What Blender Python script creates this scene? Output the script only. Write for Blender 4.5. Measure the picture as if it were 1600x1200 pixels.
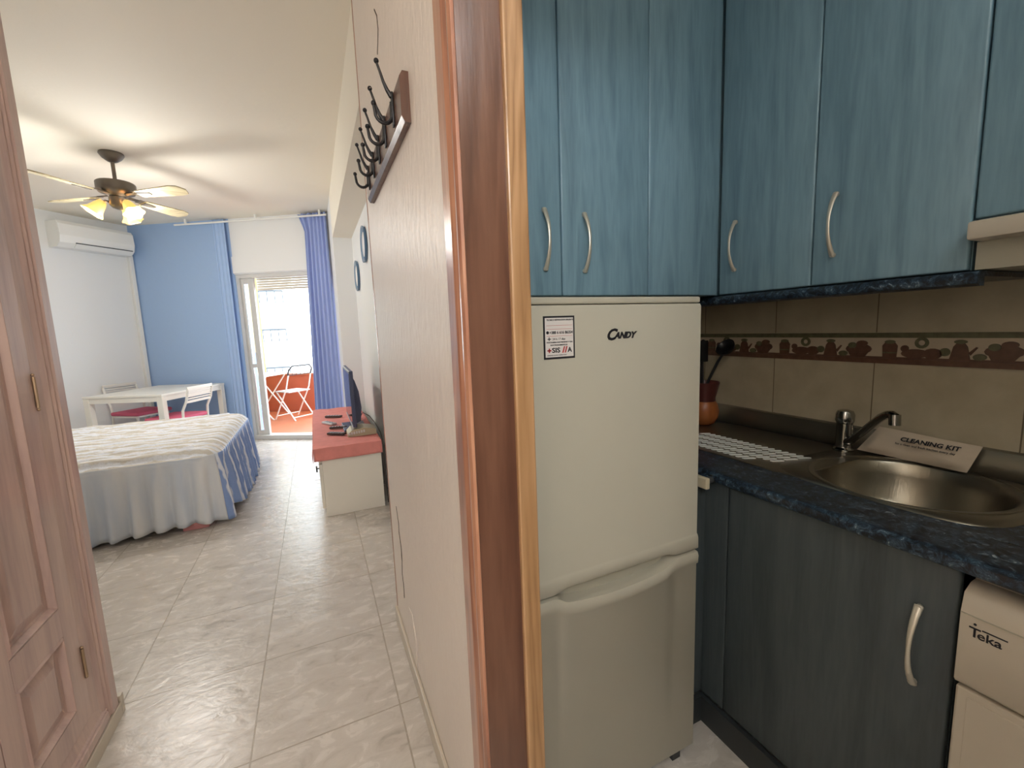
import bpy, bmesh, math, random
from math import sin, cos, pi, radians as R
from mathutils import Vector, Matrix

random.seed(7)
for o in list(bpy.data.objects):
    bpy.data.objects.remove(o)
S = bpy.context.scene
COL = S.collection

# ------------------------------------------------------------------ camera, sky, exposure, light
EYE = 1.30
yaw, pit, rol = R(24.5), R(-7.31), R(-2.13)
f_ = Vector((sin(yaw)*cos(pit), cos(yaw)*cos(pit), sin(pit)))
r_ = Vector((cos(yaw), -sin(yaw), 0.0))
u_ = r_.cross(f_)
r2 = r_*cos(rol) + u_*sin(rol)
u2 = -r_*sin(rol) + u_*cos(rol)
cd = bpy.data.cameras.new('camera'); cam = bpy.data.objects.new('camera', cd); COL.objects.link(cam)
cam.matrix_world = Matrix(((r2.x, u2.x, -f_.x, 0), (r2.y, u2.y, -f_.y, 0), (r2.z, u2.z, -f_.z, EYE), (0, 0, 0, 1)))
cd.sensor_width = 36.0; cd.lens = 671.0/1600*36.0; cd.clip_start = 0.02; cd.clip_end = 500
S.camera = cam

w = bpy.data.worlds.new('sky'); S.world = w; w.use_nodes = True
bg = w.node_tree.nodes['Background']; bg.inputs[0].default_value = (0.80, 0.91, 1.0, 1); bg.inputs[1].default_value = 8.0

S.view_settings.view_transform = 'Standard'; S.view_settings.look = 'None'
S.view_settings.exposure = 0.0; S.view_settings.gamma = 1.0; S.view_settings.use_curve_mapping = False
S.cycles.max_bounces = 10; S.cycles.diffuse_bounces = 6; S.cycles.glossy_bounces = 4
S.cycles.transparent_max_bounces = 12; S.cycles.sample_clamp_indirect = 6.0
S.cycles.caustics_reflective = False; S.cycles.caustics_refractive = False

def light(name, kind, loc, power, color=(1, 1, 1), size=0.2, rot=(0, 0, 0), size_y=None):
    l = bpy.data.lights.new(name, kind); l.energy = power; l.color = color
    if kind == 'AREA':
        l.size = size
        if size_y: l.shape = 'RECTANGLE'; l.size_y = size_y
    else:
        l.shadow_soft_size = size
    o = bpy.data.objects.new(name, l); COL.objects.link(o); o.location = loc; o.rotation_euler = rot
    return o
BW = Matrix.Translation((-0.783, 6.335, 0)) @ Matrix.Rotation(R(-30.67), 4, 'Z')     # facade frame: x along wall, y outwards
# unseen fill lights added behind the camera to brighten hall and kitchen
light('hall_fill_light', 'POINT', (-0.30, -0.95, 2.15), 50, (0.90, 0.96, 1.0), 0.14)
light('kitchen_fill_light', 'POINT', (0.50, -0.55, 2.45), 11.0, (0.92, 0.97, 1.0), 0.12)
portal = light('door_daylight_portal', 'AREA', (BW @ Vector((0.62, 0.25, 1.05))), 1, size=1.3, size_y=2.1)
portal.matrix_world = BW @ Matrix.Translation((0.62, 0.20, 1.05)) @ Matrix.Rotation(R(-90), 4, 'X')
portal.data.cycles.is_portal = True

# ------------------------------------------------------------------ helpers
def props(o, label=None, cat=None, group=None, kind=None):
    if label: o['label'] = label
    if cat: o['category'] = cat
    if group: o['group'] = group
    if kind: o['kind'] = kind
    return o

def thing(name, label, cat, loc=(0, 0, 0), rz=0.0, group=None, kind=None):
    o = bpy.data.objects.new(name, None); COL.objects.link(o)
    o.empty_display_size = 0.1
    o.location = loc; o.rotation_euler = (0, 0, rz)
    return props(o, label, cat, group, kind)

def wm(o):
    m = Matrix.Translation(o.location) @ o.rotation_euler.to_matrix().to_4x4() if o.parent is None else wm(o.parent) @ (Matrix.Translation(o.location) @ o.rotation_euler.to_matrix().to_4x4())
    return m

class MB:
    def __init__(s): s.b = bmesh.new(); s.mi = 0
    def f(s, vs):
        try:
            fc = s.b.faces.new(vs); fc.material_index = s.mi; return fc
        except ValueError: return None
    def box(s, a, b_, bev=0.0, seg=2):
        x0, y0, z0 = [min(p, q) for p, q in zip(a, b_)]; x1, y1, z1 = [max(p, q) for p, q in zip(a, b_)]
        t = bmesh.new()
        v = [t.verts.new(p) for p in ((x0,y0,z0),(x1,y0,z0),(x1,y1,z0),(x0,y1,z0),(x0,y0,z1),(x1,y0,z1),(x1,y1,z1),(x0,y1,z1))]
        for q in ((0,3,2,1),(4,5,6,7),(0,1,5,4),(1,2,6,5),(2,3,7,6),(3,0,4,7)): t.faces.new([v[i] for i in q])
        if bev: bmesh.ops.bevel(t, geom=list(t.edges), offset=bev, segments=seg, affect='EDGES', profile=0.5)
        s.merge(t); return s
    def merge(s, t, M=None):
        if M is not None: bmesh.ops.transform(t, matrix=M, verts=t.verts)
        mp = {}
        for v in t.verts: mp[v] = s.b.verts.new(v.co)
        for fc in t.faces: s.f([mp[v] for v in fc.verts])
        t.free()
    def tube(s, pts, rad, n=10, cap=True, flat=None):
        P = [Vector(p) for p in pts]; N = len(P)
        rr = rad if isinstance(rad, (list, tuple)) else [rad]*N
        rings = []; up = None
        for i in range(N):
            d = (P[min(i+1, N-1)] - P[max(i-1, 0)]).normalized()
            if up is None:
                up = Vector((0, 0, 1)) if abs(d.z) < 0.9 else Vector((1, 0, 0))
            a = (up - d*up.dot(d)).normalized(); up = a; c = d.cross(a)
            r = rr[i]; ra, rc = (r, r) if not isinstance(r, tuple) else r
            rings.append([s.b.verts.new(P[i] + a*ra*cos(2*pi*k/n) + c*rc*sin(2*pi*k/n)) for k in range(n)])
        for i in range(N-1):
            for k in range(n):
                s.f([rings[i][k], rings[i][(k+1) % n], rings[i+1][(k+1) % n], rings[i+1][k]])
        if cap: s.f(rings[0][::-1]); s.f(rings[-1])
        return s
    def lathe(s, prof, c=(0, 0, 0), n=24, M=None, fn=None):
        t = bmesh.new(); rings = []
        for (r, z) in prof:
            rings.append([t.verts.new(((r*(fn(2*pi*k/n, z) if fn else 1))*cos(2*pi*k/n), (r*(fn(2*pi*k/n, z) if fn else 1))*sin(2*pi*k/n), z)) for k in range(n)])
        for i in range(len(rings)-1):
            for k in range(n):
                t.faces.new([rings[i][k], rings[i][(k+1) % n], rings[i+1][(k+1) % n], rings[i+1][k]])
        if prof[0][0] > 1e-6 and not fn: t.faces.new(rings[0][::-1])
        if prof[-1][0] > 1e-6 and not fn: t.faces.new(rings[-1])
        bmesh.ops.remove_doubles(t, verts=t.verts, dist=1e-6)
        s.merge(t, (Matrix.Translation(c) @ M) if M is not None else Matrix.Translation(c)); return s
    def prism(s, poly, a, b_, axis='y'):
        def P(p, h):
            return {'x': (h, p[0], p[1]), 'y': (p[0], h, p[1]), 'z': (p[0], p[1], h)}[axis]
        A = [s.b.verts.new(P(p, a)) for p in poly]; B = [s.b.verts.new(P(p, b_)) for p in poly]
        n = len(poly)
        for i in range(n): s.f([A[i], A[(i+1) % n], B[(i+1) % n], B[i]])
        s.f(A[::-1]); s.f(B); return s
    def grid(s, nu, nv, fn, thick=0.0, close=False):
        V = [[s.b.verts.new(fn(i/nu, j/nv)) for j in range(nv+1)] for i in range(nu+1)]
        for i in range(nu):
            for j in range(nv): s.f([V[i][j], V[i+1][j], V[i+1][j+1], V[i][j+1]])
        return s
    def ball(s, c, r, sc=(1, 1, 1)):
        t = bmesh.new(); bmesh.ops.create_uvsphere(t, u_segments=14, v_segments=9, radius=r)
        s.merge(t, Matrix.Translation(c) @ Matrix.Diagonal((sc[0], sc[1], sc[2], 1))); return s
    def build(s, name, mat, parent=None, W=None, loc=None, smooth=False, solid=0.0, sub=0, ang=40, fix=True):
        M = W.copy() if W is not None else (wm(parent) if parent is not None else Matrix.Identity(4))
        bmesh.ops.transform(s.b, matrix=M, verts=s.b.verts)
        if parent is not None: bmesh.ops.transform(s.b, matrix=wm(parent).inverted(), verts=s.b.verts)
        elif loc is not None: bmesh.ops.transform(s.b, matrix=Matrix.Translation(loc).inverted(), verts=s.b.verts)
        if fix: bmesh.ops.recalc_face_normals(s.b, faces=s.b.faces)
        me = bpy.data.meshes.new(name); s.b.to_mesh(me); s.b.free()
        for m in (mat if isinstance(mat, (list, tuple)) else [mat]): me.materials.append(m)
        o = bpy.data.objects.new(name, me); COL.objects.link(o)
        if parent is not None: o.parent = parent
        elif loc is not None: o.location = loc
        if smooth:
            for p in me.polygons: p.use_smooth = True
            if ang < 180:
                try: me.set_sharp_from_angle(angle=R(ang))
                except Exception: pass
        if solid:
            m = o.modifiers.new('thickness', 'SOLIDIFY'); m.thickness = solid; m.offset = 0
        if sub:
            m = o.modifiers.new('round', 'SUBSURF'); m.levels = sub; m.render_levels = sub
        return o

def copy_tree(o, parent=None):
    c = o.copy(); COL.objects.link(c)
    if parent is not None: c.parent = parent
    for ch in [x for x in bpy.data.objects if x.parent == o]: copy_tree(ch, c)
    return c

def struct(mb, name, mat, W=None, **k):
    o = mb.build(name, mat, None, W, **k); o['kind'] = 'structure'; return o

def text_bm(txt, size, M, depth=0.0006, align='LEFT', shear=0.0, bold=0.0, sx=1.0):
    cu = bpy.data.curves.new('lettering', 'FONT'); cu.body = txt; cu.size = size; cu.extrude = depth
    cu.align_x = align; cu.shear = shear; cu.offset = bold; cu.resolution_u = 3
    o = bpy.data.objects.new('lettering', cu); COL.objects.link(o)
    bpy.context.view_layer.update()
    me = bpy.data.meshes.new_from_object(o.evaluated_get(bpy.context.evaluated_depsgraph_get()))
    t = bmesh.new(); t.from_mesh(me)
    bpy.data.objects.remove(o); bpy.data.curves.remove(cu); bpy.data.meshes.remove(me)
    bmesh.ops.transform(t, matrix=M @ Matrix.Diagonal((sx, 1, 1, 1)), verts=t.verts)
    return t

def frame_m(o, xd, yd):
    x = Vector(xd).normalized(); y = Vector(yd); y = (y - x*y.dot(x)).normalized(); z = x.cross(y)
    return Matrix(((x.x, y.x, z.x, o[0]), (x.y, y.y, z.y, o[1]), (x.z, y.z, z.z, o[2]), (0, 0, 0, 1)))

# ------------------------------------------------------------------ materials
def srgb(r, g, b):
    c = []
    for v in (r, g, b):
        v /= 255.0; c.append(v/12.92 if v <= 0.04045 else ((v+0.055)/1.055)**2.4)
    return (c[0], c[1], c[2], 1.0)

def mat(name, col, rough=0.5, metal=0.0, bump=0.0, bscale=40, var=0.0, vscale=6, stretch=(1, 1, 1), emit=0.0, trans=0.0, coat=0.0, spec=0.5, col2=None, detail=4):
    m = bpy.data.materials.new(name); m.use_nodes = True
    nt = m.node_tree; p = nt.nodes['Principled BSDF']
    p.inputs['Base Color'].default_value = col; p.inputs['Roughness'].default_value = rough
    p.inputs['Metallic'].default_value = metal; p.inputs['Specular IOR Level'].default_value = spec
    if coat: p.inputs['Coat Weight'].default_value = coat; p.inputs['Coat Roughness'].default_value = 0.12
    if emit: p.inputs['Emission Color'].default_value = col; p.inputs['Emission Strength'].default_value = emit
    if trans: p.inputs['Transmission Weight'].default_value = trans
    tc = nt.nodes.new('ShaderNodeTexCoord'); mp = nt.nodes.new('ShaderNodeMapping')
    mp.inputs['Scale'].default_value = stretch
    nt.links.new(tc.outputs['Object'], mp.inputs['Vector'])
    n = nt.nodes.new('ShaderNodeTexNoise'); n.inputs['Scale'].default_value = vscale; n.inputs['Detail'].default_value = detail
    nt.links.new(mp.outputs[0], n.inputs['Vector'])
    if var or col2:
        rp = nt.nodes.new('ShaderNodeValToRGB')
        rp.color_ramp.elements[0].position = 0.3; rp.color_ramp.elements[1].position = 0.7
        c2 = col2 if col2 else tuple(max(0, c*(1-var)) for c in col[:3]) + (1,)
        rp.color_ramp.elements[0].color = c2; rp.color_ramp.elements[1].color = col
        nt.links.new(n.outputs['Fac'], rp.inputs['Fac']); nt.links.new(rp.outputs[0], p.inputs['Base Color'])
    if bump:
        n2 = nt.nodes.new('ShaderNodeTexNoise'); n2.inputs['Scale'].default_value = bscale; n2.inputs['Detail'].default_value = 5
        nt.links.new(mp.outputs[0], n2.inputs['Vector'])
        b = nt.nodes.new('ShaderNodeBump'); b.inputs['Strength'].default_value = bump; b.inputs['Distance'].default_value = 0.01
        nt.links.new(n2.outputs['Fac'], b.inputs['Height']); nt.links.new(b.outputs[0], p.inputs['Normal'])
    return m

def wood(name, dark, mid, lite, rough=0.35, grain='z', sc=1.0, coat=0.15, bands=3.0, bump=0.12, dist=6.0):
    m = bpy.data.materials.new(name); m.use_nodes = True; nt = m.node_tree; p = nt.nodes['Principled BSDF']
    tc = nt.nodes.new('ShaderNodeTexCoord'); mp = nt.nodes.new('ShaderNodeMapping')
    k = {'z': (1, 1, 0.09), 'y': (1, 0.09, 1), 'x': (0.09, 1, 1)}[grain]
    mp.inputs['Scale'].default_value = tuple(v*sc for v in k)
    nt.links.new(tc.outputs['Object'], mp.inputs[0])
    n = nt.nodes.new('ShaderNodeTexNoise'); n.inputs['Scale'].default_value = 9; n.inputs['Detail'].default_value = 3; n.inputs['Distortion'].default_value = 0.6
    fine = nt.nodes.new('ShaderNodeTexNoise'); fine.inputs['Scale'].default_value = 90; fine.inputs['Detail'].default_value = 6
    nt.links.new(mp.outputs[0], n.inputs['Vector']); nt.links.new(mp.outputs[0], fine.inputs['Vector'])
    # growth rings: contour lines of the slow noise
    mu = nt.nodes.new('ShaderNodeMath'); mu.operation = 'MULTIPLY'; mu.inputs[1].default_value = dist
    nt.links.new(n.outputs['Fac'], mu.inputs[0])
    fr = nt.nodes.new('ShaderNodeMath'); fr.operation = 'PINGPONG'; fr.inputs[1].default_value = 0.5
    nt.links.new(mu.outputs[0], fr.inputs[0])
    ad = nt.nodes.new('ShaderNodeMath'); ad.operation = 'MULTIPLY_ADD'; ad.inputs[1].default_value = 1.1
    nt.links.new(fr.outputs[0], ad.inputs[0])
    m2 = nt.nodes.new('ShaderNodeMath'); m2.operation = 'MULTIPLY'; m2.inputs[1].default_value = 0.75
    nt.links.new(fine.outputs['Fac'], m2.inputs[0]); nt.links.new(m2.outputs[0], ad.inputs[2])
    rp = nt.nodes.new('ShaderNodeValToRGB'); e = rp.color_ramp.elements
    e[0].position = 0.25; e[0].color = dark; e[1].position = 0.95; e[1].color = lite
    q = rp.color_ramp.elements.new(0.55); q.color = mid
    nt.links.new(ad.outputs[0], rp.inputs[0]); nt.links.new(rp.outputs[0], p.inputs['Base Color'])
    b = nt.nodes.new('ShaderNodeBump'); b.inputs['Strength'].default_value = bump; b.inputs['Distance'].default_value = 0.004
    nt.links.new(fine.outputs['Fac'], b.inputs['Height']); nt.links.new(b.outputs[0], p.inputs['Normal'])
    p.inputs['Roughness'].default_value = rough; p.inputs['Coat Weight'].default_value = coat; p.inputs['Coat Roughness'].default_value = 0.15
    return m

def node_mat(name):
    m = bpy.data.materials.new(name); m.use_nodes = True
    return m, m.node_tree, m.node_tree.nodes['Principled BSDF']

def floor_material():
    m, nt, p = node_mat('stone_look_tiles')
    N = nt.nodes.new; L = nt.links.new
    tc = N('ShaderNodeTexCoord')
    mp = N('ShaderNodeMapping'); mp.inputs['Location'].default_value = (0.289, -1.882+0.46*10, 0)
    L(tc.outputs['Object'], mp.inputs[0])
    br = N('ShaderNodeTexBrick'); br.offset = 0; br.inputs['Scale'].default_value = 1
    br.inputs['Brick Width'].default_value = 0.456; br.inputs['Row Height'].default_value = 0.46
    br.inputs['Mortar Size'].default_value = 0.0028; br.inputs['Mortar Smooth'].default_value = 0.15
    br.inputs['Color1'].default_value = (0, 0, 0, 1); br.inputs['Color2'].default_value = (1, 1, 1, 1); br.inputs['Mortar'].default_value = (0.5, 0.5, 0.5, 1)
    L(mp.outputs[0], br.inputs['Vector'])
    # per tile shift of the pattern
    off = N('ShaderNodeVectorMath'); off.operation = 'MULTIPLY_ADD'
    L(br.outputs['Color'], off.inputs[0]); off.inputs[1].default_value = (3.1, 5.3, 1.7); L(tc.outputs['Object'], off.inputs[2])
    mr = N('ShaderNodeMapping'); mr.inputs['Rotation'].default_value = (0, 0, R(38)); mr.inputs['Scale'].default_value = (1, 1.9, 1)
    L(off.outputs[0], mr.inputs[0])
    n1 = N('ShaderNodeTexNoise'); n1.inputs['Scale'].default_value = 9; n1.inputs['Detail'].default_value = 8; n1.inputs['Roughness'].default_value = 0.62; n1.inputs['Distortion'].default_value = 0.8
    L(mr.outputs[0], n1.inputs['Vector'])
    rp = N('ShaderNodeValToRGB'); e = rp.color_ramp.elements
    e[0].position = 0.30; e[0].color = srgb(176, 168, 159); e[1].position = 0.68; e[1].color = srgb(212, 206, 199)
    q = e.new(0.42); q.color = srgb(197, 190, 182)
    L(n1.outputs['Fac'], rp.inputs[0])
    mx = N('ShaderNodeMix'); mx.data_type = 'RGBA'; L(br.outputs['Fac'], mx.inputs['Factor'])
    L(rp.outputs[0], mx.inputs['A']); mx.inputs['B'].default_value = srgb(172, 163, 150)
    L(mx.outputs['Result'], p.inputs['Base Color'])
    rr = N('ShaderNodeMapRange'); rr.inputs['To Min'].default_value = 0.16; rr.inputs['To Max'].default_value = 0.36
    L(n1.outputs['Fac'], rr.inputs['Value']); L(rr.outputs[0], p.inputs['Roughness'])
    n2 = N('ShaderNodeTexNoise'); n2.inputs['Scale'].default_value = 11; n2.inputs['Detail'].default_value = 7; n2.inputs['Distortion'].default_value = 1.3
    L(mr.outputs[0], n2.inputs['Vector'])
    b1 = N('ShaderNodeBump'); b1.inputs['Strength'].default_value = 0.16; b1.inputs['Distance'].default_value = 0.012
    L(n2.outputs['Fac'], b1.inputs['Height'])
    inv = N('ShaderNodeMath'); inv.operation = 'SUBTRACT'; inv.inputs[0].default_value = 1.0; L(br.outputs['Fac'], inv.inputs[1])
    b2 = N('ShaderNodeBump'); b2.inputs['Strength'].default_value = 0.6; b2.inputs['Distance'].default_value = 0.003
    L(inv.outputs[0], b2.inputs['Height']); L(b1.outputs[0], b2.inputs['Normal']); L(b2.outputs[0], p.inputs['Normal'])
    return m

def tile_wall_material():
    m, nt, p = node_mat('beige_wall_tiles')
    N = nt.nodes.new; L = nt.links.new
    tc = N('ShaderNodeTexCoord'); sp = N('ShaderNodeSeparateXYZ'); L(tc.outputs['Object'], sp.inputs[0])
    cb = N('ShaderNodeCombineXYZ'); a = N('ShaderNodeMath'); a.operation = 'ADD'; a.inputs[1].default_value = -0.442+0.3365*20
    L(sp.outputs['Y'], a.inputs[0]); L(a.outputs[0], cb.inputs['X'])
    z = N('ShaderNodeMath'); z.operation = 'ADD'; z.inputs[1].default_value = -1.148+0.25*10; L(sp.outputs['Z'], z.inputs[0]); L(z.outputs[0], cb.inputs['Y'])
    br = N('ShaderNodeTexBrick'); br.offset = 0; br.inputs['Scale'].default_value = 1
    br.inputs['Brick Width'].default_value = 0.3365; br.inputs['Row Height'].default_value = 0.25
    br.inputs['Mortar Size'].default_value = 0.0018; br.inputs['Mortar Smooth'].default_value = 0.2
    L(cb.outputs[0], br.inputs['Vector'])
    n = N('ShaderNodeTexNoise'); n.inputs['Scale'].default_value = 14; n.inputs['Detail'].default_value = 5; L(tc.outputs['Object'], n.inputs['Vector'])
    rp = N('ShaderNodeValToRGB'); rp.color_ramp.elements[0].position = 0.3; rp.color_ramp.elements[1].position = 0.7
    rp.color_ramp.elements[0].color = srgb(180, 168, 142); rp.color_ramp.elements[1].color = srgb(196, 184, 158)
    L(n.outputs['Fac'], rp.inputs[0])
    mx = N('ShaderNodeMix'); mx.data_type = 'RGBA'; L(br.outputs['Fac'], mx.inputs['Factor']); L(rp.outputs[0], mx.inputs['A']); mx.inputs['B'].default_value = srgb(120, 105, 84)
    L(mx.outputs['Result'], p.inputs['Base Color']); p.inputs['Roughness'].default_value = 0.38
    b = N('ShaderNodeBump'); b.inputs['Strength'].default_value = 0.4; b.inputs['Distance'].default_value = 0.002
    iv = N('ShaderNodeMath'); iv.operation = 'SUBTRACT'; iv.inputs[0].default_value = 1; L(br.outputs['Fac'], iv.inputs[1]); L(iv.outputs[0], b.inputs['Height']); L(b.outputs[0], p.inputs['Normal'])
    return m

def granite_material():
    m, nt, p = node_mat('blue_black_marbled_laminate')
    N = nt.nodes.new; L = nt.links.new
    tc = N('ShaderNodeTexCoord')
    n = N('ShaderNodeTexNoise'); n.inputs['Scale'].default_value = 55; n.inputs['Detail'].default_value = 9; n.inputs['Distortion'].default_value = 0.9; n.inputs['Roughness'].default_value = 0.75
    L(tc.outputs['Object'], n.inputs['Vector'])
    rp = N('ShaderNodeValToRGB'); e = rp.color_ramp.elements
    e[0].position = 0.44; e[0].color = srgb(22, 24, 29); e[1].position = 0.68; e[1].color = srgb(176, 188, 194)
    q = e.new(0.50); q.color = srgb(36, 48, 64); q = e.new(0.60); q.color = srgb(70, 92, 108)
    L(n.outputs['Fac'], rp.inputs[0]); L(rp.outputs[0], p.inputs['Base Color'])
    p.inputs['Roughness'].default_value = 0.28
    return m

M_ = {}
M_['floor'] = floor_material()
M_['tiles'] = tile_wall_material()
M_['granite'] = granite_material()
M_['hall_wall'] = mat('textured_cream_plaster', srgb(229, 219, 209), 0.42, bump=0.35, bscale=45, var=0.05, vscale=3, stretch=(1, 1, 0.35))
M_['ceiling'] = mat('cream_ceiling_paint', srgb(238, 231, 216), 0.7, bump=0.12, bscale=20)
M_['white_wall'] = mat('white_wall_paint', srgb(229, 230, 230), 0.6, bump=0.1, bscale=30)
M_['blue_wall'] = mat('sky_blue_wall_paint', srgb(156, 184, 222), 0.6, bump=0.1, bscale=30)
M_['kitchen_wall'] = mat('kitchen_cream_paint', srgb(200, 190, 170), 0.6, bump=0.1)
M_['pine'] = wood('varnished_pine', srgb(132, 86, 66), srgb(158, 106, 82), srgb(180, 130, 102), 0.28, dist=5, coat=0.4)
M_['pine_dark'] = wood('reddish_stained_jamb', srgb(84, 56, 45), srgb(99, 67, 53), srgb(114, 80, 64), 0.28, dist=4, coat=0.3)
M_['pine_lite'] = wood('honey_pine', srgb(138, 102, 68), srgb(162, 124, 86), srgb(178, 140, 102), 0.42, dist=9)
M_['closet'] = wood('closet_wood', srgb(166, 142, 136), srgb(182, 156, 149), srgb(196, 170, 160), 0.3, dist=3, coat=0.3)
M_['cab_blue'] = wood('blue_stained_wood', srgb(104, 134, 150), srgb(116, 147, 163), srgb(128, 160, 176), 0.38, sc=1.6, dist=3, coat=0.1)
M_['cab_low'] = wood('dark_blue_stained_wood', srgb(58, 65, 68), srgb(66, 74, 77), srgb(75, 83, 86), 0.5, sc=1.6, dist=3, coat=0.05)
M_['plinth'] = mat('dark_plinth', srgb(48, 52, 54), 0.5)
M_['nickel'] = mat('satin_nickel', srgb(214, 208, 194), 0.35, metal=0.6, bump=0.02)
M_['steel'] = mat('brushed_steel', srgb(148, 142, 128), 0.28, metal=0.9, bump=0.05, bscale=8, stretch=(1, 30, 1))
M_['rib_glint'] = mat('ribs_painted_glint', srgb(250, 252, 250), 0.3, metal=0.0)  # near-white non-metal colour paints the bright reflections onto the drainer ribs
M_['chrome'] = mat('chrome', srgb(170, 170, 168), 0.12, metal=1.0)
M_['black_metal'] = mat('black_iron', srgb(34, 32, 34), 0.4, metal=0.3)
M_['fridge'] = mat('fridge_enamel', srgb(180, 175, 160), 0.32, var=0.02)
M_['fridge_d'] = mat('fridge_recess_plastic', srgb(176, 172, 156), 0.5)
M_['washer'] = mat('white_appliance_enamel', srgb(198, 188, 172), 0.35)
M_['ink'] = mat('black_print', srgb(30, 28, 34), 0.6)
M_['red_ink'] = mat('red_print', srgb(180, 50, 50), 0.6)
M_['paper'] = mat('sticker_paper', srgb(214, 208, 204), 0.6)
M_['pouch'] = mat('cream_pouch_paper', srgb(206, 190, 168), 0.7, bump=0.4, bscale=18)
M_['brown_print'] = mat('brown_glaze', srgb(112, 80, 62), 0.4, var=0.35, vscale=60)
M_['green_print'] = mat('olive_glaze', srgb(112, 108, 78), 0.4, var=0.35, vscale=60)
M_['cream_print'] = mat('cream_glaze', srgb(196, 180, 156), 0.4)
M_['white'] = mat('white_plastic', srgb(232, 232, 228), 0.4)
M_['white_paint'] = mat('white_lacquer', srgb(234, 230, 220), 0.35)
M_['alu'] = mat('grey_white_aluminium', srgb(206, 206, 204), 0.4, metal=0.0)
M_['slat'] = mat('cream_shutter_slat', srgb(222, 214, 196), 0.5)
M_['dark_gap'] = mat('dark_gap', srgb(70, 72, 76), 0.6)
M_['curtain_pale'] = mat('pale_blue_curtain_cloth', srgb(158, 185, 224), 0.85)
M_['curtain'] = mat('blue_curtain_cloth', srgb(156, 172, 220), 0.85, bump=0.15, bscale=80)
M_['fan_metal'] = mat('grey_brown_metal', srgb(112, 104, 94), 0.35, metal=0.4)
M_['fan_blade'] = wood('pale_fan_blade', srgb(158, 142, 112), srgb(182, 168, 132), srgb(202, 188, 150), 0.4, grain='x')
M_['brass'] = mat('antique_brass', srgb(170, 146, 120), 0.4, metal=0.8)
M_['lamp_glass'] = mat('frosted_amber_glass', srgb(255, 214, 120), 0.4, emit=0.7)
M_['bulb'] = mat('glowing_bulb', srgb(255, 240, 205), 0.4, emit=14.0)
M_['red_cloth'] = mat('salmon_red_cloth', srgb(224, 142, 136), 0.85, bump=0.5, bscale=14, var=0.12, vscale=18)
M_['red_seat'] = mat('raspberry_cushion', srgb(206, 98, 124), 0.85, bump=0.2)
M_['pink_block'] = mat('pink_block', srgb(196, 134, 134), 0.6)
M_['tv_black'] = mat('tv_housing', srgb(64, 72, 100), 0.4)
M_['tv_screen'] = mat('tv_screen', srgb(20, 26, 40), 0.08)
M_['box_olive'] = mat('beige_grey_plastic', srgb(176, 168, 142), 0.35)
M_['box_dark'] = mat('dark_plastic', srgb(70, 62, 58), 0.4)
M_['silver'] = mat('silver_plastic', srgb(205, 210, 212), 0.3, metal=0.3)
M_['terracotta'] = mat('terracotta_balcony_tile', srgb(196, 112, 74), 0.45, var=0.15, vscale=5)
M_['parapet'] = mat('orange_parapet_render', srgb(190, 98, 68), 0.7, var=0.12, vscale=4, bump=0.2)
M_['yellow_wall'] = mat('yellow_facade_render', srgb(168, 154, 76), 0.8)
M_['facade'] = mat('pale_facade', srgb(232, 228, 220), 0.8)
M_['rail'] = mat('grey_railing', srgb(58, 62, 66), 0.6)
M_['utensil'] = mat('black_nylon', srgb(24, 24, 28), 0.4)
M_['pot_red'] = mat('dark_red_ceramic', srgb(86, 38, 34), 0.35)
M_['pot_orange'] = mat('orange_brown_ceramic', srgb(178, 104, 56), 0.35, var=0.2)
M_['plate_blue'] = mat('blue_rim_plate', srgb(92, 122, 150), 0.25)
M_['plate_white'] = mat('white_plate', srgb(235, 236, 236), 0.2)
M_['crack'] = mat('dark_crack', srgb(70, 58, 48), 0.9)  # dark brown of the thin cracks in the plaster
M_['skirting'] = mat('stone_skirting', srgb(200, 190, 174), 0.35, var=0.06)
M_['beige_bar'] = mat('beige_plastic', srgb(206, 194, 168), 0.35)
M_['dark_knob'] = mat('dark_grey_plastic', srgb(64, 66, 68), 0.4)

g = bpy.data.materials.new('clear_glass'); g.use_nodes = True
nt = g.node_tree; nt.nodes.remove(nt.nodes['Principled BSDF']); out = nt.nodes['Material Output']
tr = nt.nodes.new('ShaderNodeBsdfTransparent'); gl = nt.nodes.new('ShaderNodeBsdfGlossy'); gl.inputs['Roughness'].default_value = 0.02
mx = nt.nodes.new('ShaderNodeMixShader'); fr = nt.nodes.new('ShaderNodeFresnel'); fr.inputs[0].default_value = 1.45
nt.links.new(fr.outputs[0], mx.inputs[0]); nt.links.new(tr.outputs[0], mx.inputs[1]); nt.links.new(gl.outputs[0], mx.inputs[2]); nt.links.new(mx.outputs[0], out.inputs['Surface'])
M_['glass'] = g

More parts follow.
